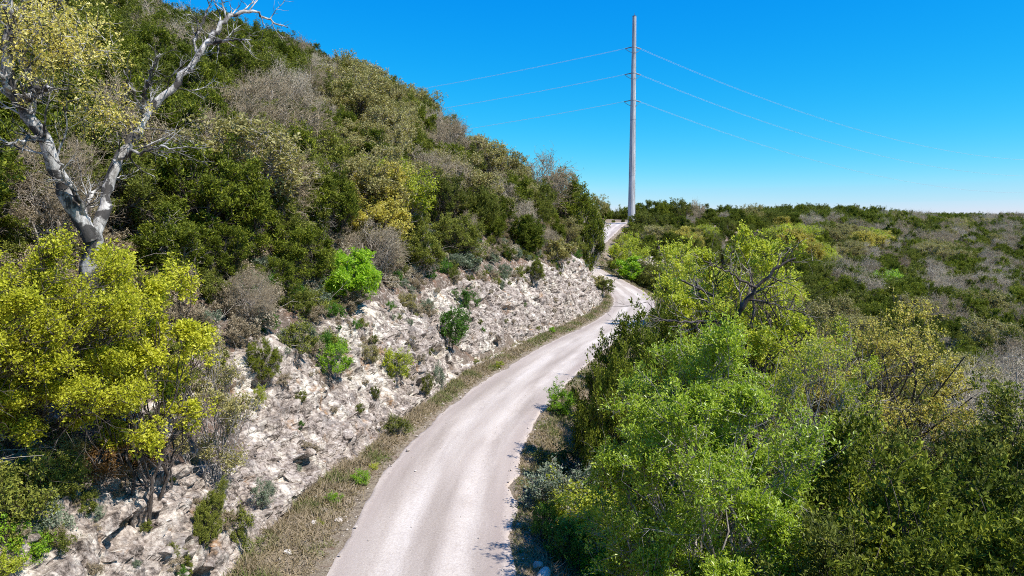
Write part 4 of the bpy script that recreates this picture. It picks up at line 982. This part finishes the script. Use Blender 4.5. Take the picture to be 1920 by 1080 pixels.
for i in np.where(okf)[0]:
    kp = 'juniper'
    for (ax, ay, aw, ah, kk) in SPOTS:
        if ((pxF[i] - ax) / aw) ** 2 + ((pyF[i] + 5 - ay) / ah) ** 2 < 1: kp = kk
    if kp == 'taupe' and rg.random() < .55: kp = 'juniper'
    if rg.random() < .10: kp = ('taupe', 'juniper', 'ochre')[rg.integers(3)]
    a = SRC[{'juniper': ('juniper', 'juniper', 'juniper_olive'), 'taupe': ('taupe', 'pale_taupe'), 'pale': ('pale_taupe',), 'ochre': ('ochre', 'taupe'), 'ochre_lime': ('ochre', 'lime'), 'bright': ('lime',), 'taupe_ochre': ('taupe', 'ochre')}[kp][rg.integers(1 if kp in ('pale', 'bright') else (3 if kp == 'juniper' else 2))]]
    pts.append((far_c[i][0], far_c[i][1], zF[i] - .2)); ids.append(a[rg.integers(len(a))]); sc_.append(rg.uniform(1.0, 1.9))
for (x, y, zz_, hgt, mt, proto) in rest:
    pts.append((x, y, zz_ - .1)); ids.append(SRC[mt][rg.integers(len(SRC[mt]))]); sc_.append(hgt / 4.4)
scatter_stuff("far_woods", pts, srcs, ids, sc_, "dense mixed juniper and oak wood on the far ridge")

# undergrowth on the slopes
u = np.vstack([jitter(-45, 50, 10, 100, 1.0), jitter(-22, 10, 10, 72, .62)]); oku, sU, suU, yyU, zU, pxU, pyU = usable(u, -.6)
oku &= (rg.random(len(u)) < .5); oku &= np.where(sU > 0, suU > -.15 + .5 * vnoise(u[:, 0] * .8, u[:, 1] * .8, s=3), -sU > HW + 2.2); oku &= ~((np.arange(len(u)) > 8000) & ((suU > 7) | (sU < 0)))
oku &= (pxU > -150) & (pxU < 2100)
w = np.where(oku)[0]; UG = w
def fs(nm, m): return next((o for o in SC.objects if o.type == 'MESH' and o.name.split('.')[0] == 'foliage' and o.parent.name.split('.')[0] == nm and o.material_slots[0].material == m), None)
us = [fs('oak_shrub', M['juniper_olive']), fs('oak_shrub', M['taupe']), fs('broom_shrub', M['sage']), fs('evergreen_bush', M['deep']), fs('brush_bush', M['pale_taupe'])]
us = [q for q in us if q]
ids = rg.choice(len(us), len(w), p=np.array([.3, .3, .1, .1, .2])[:len(us)] / sum([.3, .3, .1, .1, .2][:len(us)]))
scatter_stuff("undergrowth", np.c_[u[w], zU[w] - .05], us, ids, rg.uniform(.3, .85, len(w)) * np.where(w > len(u) - 3500, .8, 1), "low scrub and bare brush under the hillside trees")

# small tufts rooted in the rock face
_a = rg.integers(20, CV.shape[0] - 20, 420); _a = _a[rg.random(len(_a)) < np.clip(30 / CY[_a], .2, 1)]; _q = rg.integers(4, CV.shape[1] - 9, len(_a)); _q = np.where(rg.random(len(_a)) < .45, rg.integers(80, CV.shape[1] - 7, len(_a)), _q)
scatter_stuff("rock_tufts", CV[_a, _q] - np.array([0, 0, .04]), us, rg.choice(len(us), len(_a), p=np.array([.28, .3, .17, .05, .2])[:len(us)]), rg.uniform(.10, .34, len(_a)), "small tufts and dry sprigs rooted in the rock face")

# fallen grey sticks
def sticks():
    n = 4000; g = R(88); x = g.uniform(-38, 4, n); y = g.uniform(11, 75, n)
    x[n // 2:] = g.uniform(-16, 0, n - n // 2); y[n // 2:] = g.uniform(11, 50, n - n // 2)
    s_, yy_ = near_road(x, y); sv = s_ - HW - verge(yy_) - rcut(yy_); k = (s_ > 0) & (sv > .4); x, y = x[k], y[k]; z_ = height(x, y) + .05
    st = np.stack([x, y, z_], 1); d = g.normal(0, 1, (len(x), 3)) * np.array([1, 1, .35]) + np.array([0, 0, .25])
    b = walk(g, st, d, g.uniform(.4, 1.5, len(x)), g.uniform(.007, .018, len(x)), 3, .18, 0)
    b2 = kids(g, b, 2, .3, 1, .6, .5, .2, .7, 2, .2, 0, .006)
    V, Q = joinVQ([tube(b, 3), tube(b2, 3)])
    link("dead_sticks", mesh_np("dead_sticks", V, Q, None, [M['twig']]), kind='stuff', label="fallen grey sticks and dead brush on the left hillside")
sticks()

# ------------------------------------------------------------------ grass and pebbles on the verges
def grass():
    g = R(91); n = 90000
    i = g.integers(0, len(ROAD), n * 2); i = i[(ROAD[i, 1] > 10) & (ROAD[i, 1] < 118)]
    pr = g.random(len(i)); i = i[pr < np.clip(24 / ROAD[i, 1], .08, 1) ** 1.3]
    left = g.random(len(i)) < .55; vw = verge(ROAD[i, 1])
    lat = np.where(left, HW + .12 + (vw + .35) * g.random(len(i)) ** .75, -(HW + .1 + 2.6 * g.random(len(i)) ** 1.2))
    p = ROAD[i] + RN[i] * lat[:, None] + RT[i] * g.uniform(-.4, .4, len(i))[:, None]
    cl = fbm(p[:, 0] * 1.1, p[:, 1] * 1.1, o=2, s=61); k = cl + .6 * g.random(len(i)) > -.8
    p, cl, lat, left = p[k], cl[k], lat[k], left[k]
    z_ = height(p[:, 0], p[:, 1]); z_ = np.where(left & (lat > HW + .3), z_ + .02, z_)
    m = 4; I = np.repeat(np.arange(len(p)), m); N = len(I)
    b = np.c_[p[I] + g.normal(0, .04, (N, 2)), z_[I] - .01]
    d = unit(g.normal(0, .55, (N, 3)) + np.array([0, 0, .8])); d[:, 2] = np.abs(d[:, 2])
    edge = np.clip((np.abs(lat[I]) - HW) / .7, .4, 1)
    L = (g.uniform(.14, .46, N) * edge)[:, None]; s_ = unit(np.cross(d, g.normal(0, 1, (N, 3)))) * (.009 + .0004 * p[I, 1])[:, None]
    mid = b + d * L * .55; tip = b + d * L + np.c_[g.normal(0, .05, (N, 2)), -.25 * L[:, 0]]
    V = np.stack([b - s_, b + s_, tip], 1).reshape(-1, 3)
    green = sstep(-.1, .55, vnoise(p[:, 0] * .9, p[:, 1] * .9, s=63) + .25)[I]
    t = np.clip(g.uniform(0, .45, N) + green * g.uniform(.1, .75, N), 0, 1)
    link("verge_grass", mesh_np("verge_grass", V, np.arange(len(V)).reshape(-1, 3), {'tint': np.repeat(t, 3)}, [M['grass']]), kind='stuff', label="dry straw-coloured grass with green tufts along both verges")
grass()
def stone_mesh(seed, sub=2):
    import bmesh
    bm = bmesh.new(); bmesh.ops.create_icosphere(bm, subdivisions=sub, radius=1.0); g = R(seed)
    pl = unit(g.normal(0, 1, (9, 3))); of = g.uniform(.5, .85, 9)
    for v in bm.verts:
        c = np.array(v.co)
        for a, b in zip(pl, of):
            dd = c @ a - b
            if dd > 0: c = c - a * dd
        v.co = c * (1 + .05 * vnoise(c[0] * 3, c[1] * 3, c[2] * 3, seed))
    me = bpy.data.meshes.new("stone%d" % seed); bm.to_mesh(me); bm.free(); me.materials.append(M['stone']); return me
def stone_mat():
    t = NT("pale_limestone_chip"); p = t.pos(); n = t.noise(7, 5, .7, p); r = t.n("ShaderNodeObjectInfo").outputs['Random']
    c = t.ramp(t.math('ADD', t.math('MULTIPLY', n, .7), t.math('MULTIPLY', r, .3)), [(.25, (.33, .28, .24)), (.5, (.60, .53, .46)), (.75, (.80, .75, .68))])
    return t.end(c, .9, t.bump(t.noise(20, 4, .7, p), .6, .03), .15)
M['stone'] = stone_mat()
SM = [stone_mesh(i) for i in range(6)]
for q_ in SM: with_mat(q_, M['stone'])
# blocks standing proud of the rock cut: pieces of it
def blocks():
    g = R(17); n = 170; ny, nq = CV.shape[:2]; placed = 0
    wy = np.clip(30 / CY, .2, 2.2); wy /= wy.sum()
    for k in range(n):
        a = g.choice(ny, p=wy); q = g.integers(3, nq - 6); p = CV[a, q]
        o = link("stone_block", with_mat(SM[k % 6], M['rock']), CUT)
        sz = g.uniform(.07, .24) * (1 + p[1] / 90) 
        o.location = p + np.array([-.05, 0, 0]); o.scale = (sz * g.uniform(.8, 1.5), sz * g.uniform(.8, 1.5), sz * g.uniform(.45, .8))
        o.rotation_euler = (g.normal(0, .25), g.normal(0, .25), g.uniform(0, 6.28))
blocks()
def pebbles():
    g = R(18); n = 5200; i = g.integers(0, len(ROAD), n * 3); i = i[(ROAD[i, 1] > 12) & (ROAD[i, 1] < 70)][:n]
    side = g.random(len(i)); vw = verge(ROAD[i, 1])
    lat = np.where(side < .45, HW - .2 + (vw + .25) * g.random(len(i)), np.where(side < .8, -HW + .25 - 2.2 * g.random(len(i)) ** 1.6, g.uniform(-HW, HW, len(i))))
    p = ROAD[i] + RN[i] * lat[:, None] + RT[i] * g.uniform(-.4, .4, len(i))[:, None]
    z_ = height(p[:, 0], p[:, 1]); z_ = np.where(np.abs(lat) < HW, zroad(p[:, 1]) + .055, z_)
    ico = np.array([(1, 0, 0), (-1, 0, 0), (0, 1, 0), (0, -1, 0), (0, 0, .7), (0, 0, -.7)]); tri = np.array([(0, 2, 4), (2, 1, 4), (1, 3, 4), (3, 0, 4), (2, 0, 5), (1, 2, 5), (3, 1, 5), (0, 3, 5)])
    sz = (.010 + .05 * g.random(len(p)) ** 5) * np.where(np.abs(lat) < HW - .2, .55, 1.0); th = g.uniform(0, 6.28, len(p))
    Rm = np.zeros((len(p), 3, 3)); Rm[:, 0, 0] = np.cos(th); Rm[:, 0, 1] = -np.sin(th); Rm[:, 1, 0] = np.sin(th); Rm[:, 1, 1] = np.cos(th); Rm[:, 2, 2] = 1
    base = ico[None] * g.uniform(.6, 1.3, (len(p), 6, 1))
    V = np.einsum('nij,nkj->nki', Rm, base) * sz[:, None, None] + np.c_[p, z_ + sz * .3][:, None]
    Q = (tri[None] + (np.arange(len(p)) * 6)[:, None, None]).reshape(-1, 3)
    link("pebbles", mesh_np("pebbles", V.reshape(-1, 3), Q, None, [M['stone']]), kind='stuff', label="pale gravel chips scattered on the track and its verges")
pebbles()
def rock_at(px, py, Y, sz, label, on_road=False, seed=0):
    p = P3(px, py, Y); z_ = H1(p[0], p[1]) if not on_road else float(zroad(p[1])) + .06
    o = link("loose_stone", with_mat(SM[seed % 6], M['stone']), None, label=label, category="stone", group="loose pale stones")
    o.location = (p[0], p[1], z_ + sz * .3); o.scale = (sz * 1.3, sz, sz * .7); o.rotation_euler = (.1, .2, px)
rock_at(1007, 1052, 16.1, .17, "white stone left of its larger neighbour on the shaded bank", seed=1)
rock_at(1022, 1064, 15.8, .22, "larger white stone of the pair on the shaded bank", seed=2)
rock_at(765, 849, 24.3, .07, "small pale stone at the left track edge near the corner", True, 3)
rock_at(779, 886, 22.2, .035, "tiny stone on the pale wheel path", True, 4)
rock_at(635, 985, 18.4, .11, "flat white stone in the dry grass beside the near track", seed=5)
rock_at(783, 763, 30.5, .28, "cream boulder at the cut foot beside dry grass", seed=0)
rock_at(590, 1005, 18, .10, "pale stone among dry grass left of the flat one", seed=3)
rock_at(540, 1050, 16.3, .09, "rounded pale stone low in the verge grass at the bottom", seed=4)
rock_at(862, 860, 23.2, .03, "dark-sided pebble in the middle of the track", True, 1)
rock_at(965, 945, 19.6, .08, "pale stone on the right track edge", seed=2)

# ------------------------------------------------------------------ steel pole and conductors
def steel():
    t = NT("weathered_galvanised_steel"); p = t.n("ShaderNodeTexCoord").outputs['Object']
    q = t.n("ShaderNodeMapping", {'Vector': p, 'Scale': (1, 1, .12)}).outputs[0]; n = t.noise(1.6, 5, .65, q)
    c = t.ramp(n, [(.35, (.26, .25, .25)), (.55, (.42, .41, .415)), (.7, (.54, .53, .53))])
    return t.end(c, .5, None, .4, .0)
M['steel'] = steel()
def plain(name, c, rough=.5, metal=0.0): return NT(name).end(c, rough, None, .4, metal)
M['dark_metal'] = plain("dark_hardware", (.12, .12, .13), .5, .5)
M['insulator'] = plain("grey_insulator", (.30, .32, .36), .35)
M['wire'] = plain("aluminium_wire", (.55, .58, .62), .5, .2)
def frust(z0, z1, r0, r1, n=12):
    th = (np.arange(n) + .5) / n * 2 * np.pi; c = np.stack([np.cos(th), np.sin(th)], 1)
    V = np.vstack([np.c_[c * r0, np.full(n, z0)], np.c_[c * r1, np.full(n, z1)], [[0, 0, z0], [0, 0, z1]]])
    i = np.arange(n); j = (i + 1) % n
    Q = np.vstack([np.stack([i, j, j + n, i + n], 1)]); T = [(int(b), int(a), 2 * n) for a, b in zip(i, j)] + [(int(a) + n, int(b) + n, 2 * n + 1) for a, b in zip(i, j)]
    me = bpy.data.meshes.new("shaft_section"); me.from_pydata(V.tolist(), [], [tuple(map(int, q)) for q in Q] + T); me.update(); return me
PX, PY = P3(1184, 410, 160)[0], 160.0
PZ = H1(PX, PY); PTOP = float(P3(1187, 31, 160)[2]); PHH = PTOP - PZ
pole = bpy.data.objects.new("power_pole", None); COL.objects.link(pole); pole.location = (PX, PY, PZ)
pole['label'] = "tall tapered grey steel transmission pole at the crest of the track"; pole['category'] = "power pole"
R0, R1 = .84, .42
def rad(z): return R0 + (R1 - R0) * z / PHH
cuts = [0, 12.5, 25, 36.5, PHH]
for a, b in zip(cuts[:-1], cuts[1:]):
    me = frust(a - (.0 if a == 0 else .9), b, rad(a) + (.035 if a < 30 else .02) * (a < 40), rad(b) + .0); me.materials.append(M['steel']); link("shaft_section", me, pole)
me = frust(PHH, PHH + .12, R1 + .03, R1 + .03); me.materials.append(M['dark_metal']); link("cap", me, pole)
me = frust(-.1, .12, R0 + .35, R0 + .35); me.materials.append(M['steel']); link("base_plate", me, pole)
me = frust(PHH + .12, PHH + .8, .05, .02, 6); me.materials.append(M['dark_metal']); link("lightning_rod", me, pole)
stepme = frust(0, .28, .016, .016, 5); stepme.materials.append(M['dark_metal'])
for k in range(60):
    zz = 4 + k * .72
    if zz > PHH - 1: break
    o = link("step_bolt", stepme, pole); o.location = ((rad(zz) - .03) * math.cos(-.6 - (k % 2) * .5), (rad(zz) - .03) * math.sin(-.6 - (k % 2) * .5), zz); o.rotation_euler = (0, math.pi / 2, -.6 - (k % 2) * .5)
def strand(pts, r, mat, name, parent=None, origin=None, sides=4, **kw):
    p = np.array(pts, float); br = dict(p=p[None], r=np.full((1, len(p)), r), L=np.array([1.])); V, Q = tube(br, sides)
    org = np.zeros(3) if origin is None else np.array(origin)
    o = link(name, mesh_np(name, V - org, Q, None, [mat], smooth=True), parent, **kw)
    return o
LV = [float(P3(1187, yy0, 160)[2]) for yy0 in (88, 137, 188)]
dirs = {'left': unit(np.array([-.93, .36, 0])), 'right': unit(np.array([.862, .507, 0]))}
def insulator_mesh(L):
    n = 30; z = np.linspace(0, L, n * 2); r = np.where(np.arange(n * 2) % 2 == 0, .04, .085); r[:3] = .03; r[-3:] = .03
    p = np.stack([z, 0 * z, 0 * z], 1)[None]; V, Q = tube(dict(p=p, r=r[None], L=np.array([L])), 8)
    return mesh_np("insulator", V, Q, None, [M['insulator']], smooth=True)
IM = insulator_mesh(1.5)
names = ['top', 'middle', 'lowest']
org = np.array([PX, PY, PZ])
for li, zc in enumerate(LV):
    ends = []
    me = frust(-.12, .12, rad(zc - PZ) + .05, rad(zc - PZ) + .05); me.materials.append(M['steel']); o = link("collar", me, pole); o.location = (0, 0, zc - PZ)
    for sd, d in dirs.items():
        perp = np.array([-d[1], d[0], 0]); rr = rad(zc - PZ); a = d * (rr + .02)
        for sg in (-1, 1):
            o = link("insulator", IM, pole); st = a + perp * .16 * sg + np.array([0, 0, zc - PZ]); o.location = st
            o.rotation_euler = (0, .12, math.atan2(d[1], d[0]))
        tip = org + a + d * 1.49 + np.array([0, 0, zc - PZ - .18]); ends.append(tip)
        for sg in (-1, 1):
            s0 = tip + perp * .23 * sg
            t = np.linspace(0, 1, 60)[:, None]; span = 300.0; sag = 14.0 if sd == 'right' else 9.0; drop = -4.0 if sd == 'right' else 0.0
            pts = s0 + d * span * t + np.array([0, 0, 1]) * (drop * t - 4 * sag * t * (1 - t))
            strand(pts, .015, M['wire'], "conductor_wire", None, None, 4, label=f"{'nearer' if sg == (-1 if sd == 'right' else 1) else 'farther'} strand of the {names[li]} wire pair running {sd} from the pole", category="power line", group="conductors strung from the steel pole")
    # jumper loop round the camera side of the pole
    t = np.linspace(0, 1, 18)[:, None]; c = org + np.array([0, -(rad(zc - PZ) + 1.1), zc - PZ - 2.6])
    bz = ends[0] * (1 - t) ** 2 + 2 * t * (1 - t) * c + ends[1] * t ** 2
    for sg in (-1, 1):
        strand(bz + np.array([0, -.2 * sg, 0]), .028, M['dark_metal'], "jumper_wire", pole, org)

for m_ in list(bpy.data.meshes):        # shapes nothing ended up using
    if m_.users == 0: bpy.data.meshes.remove(m_)
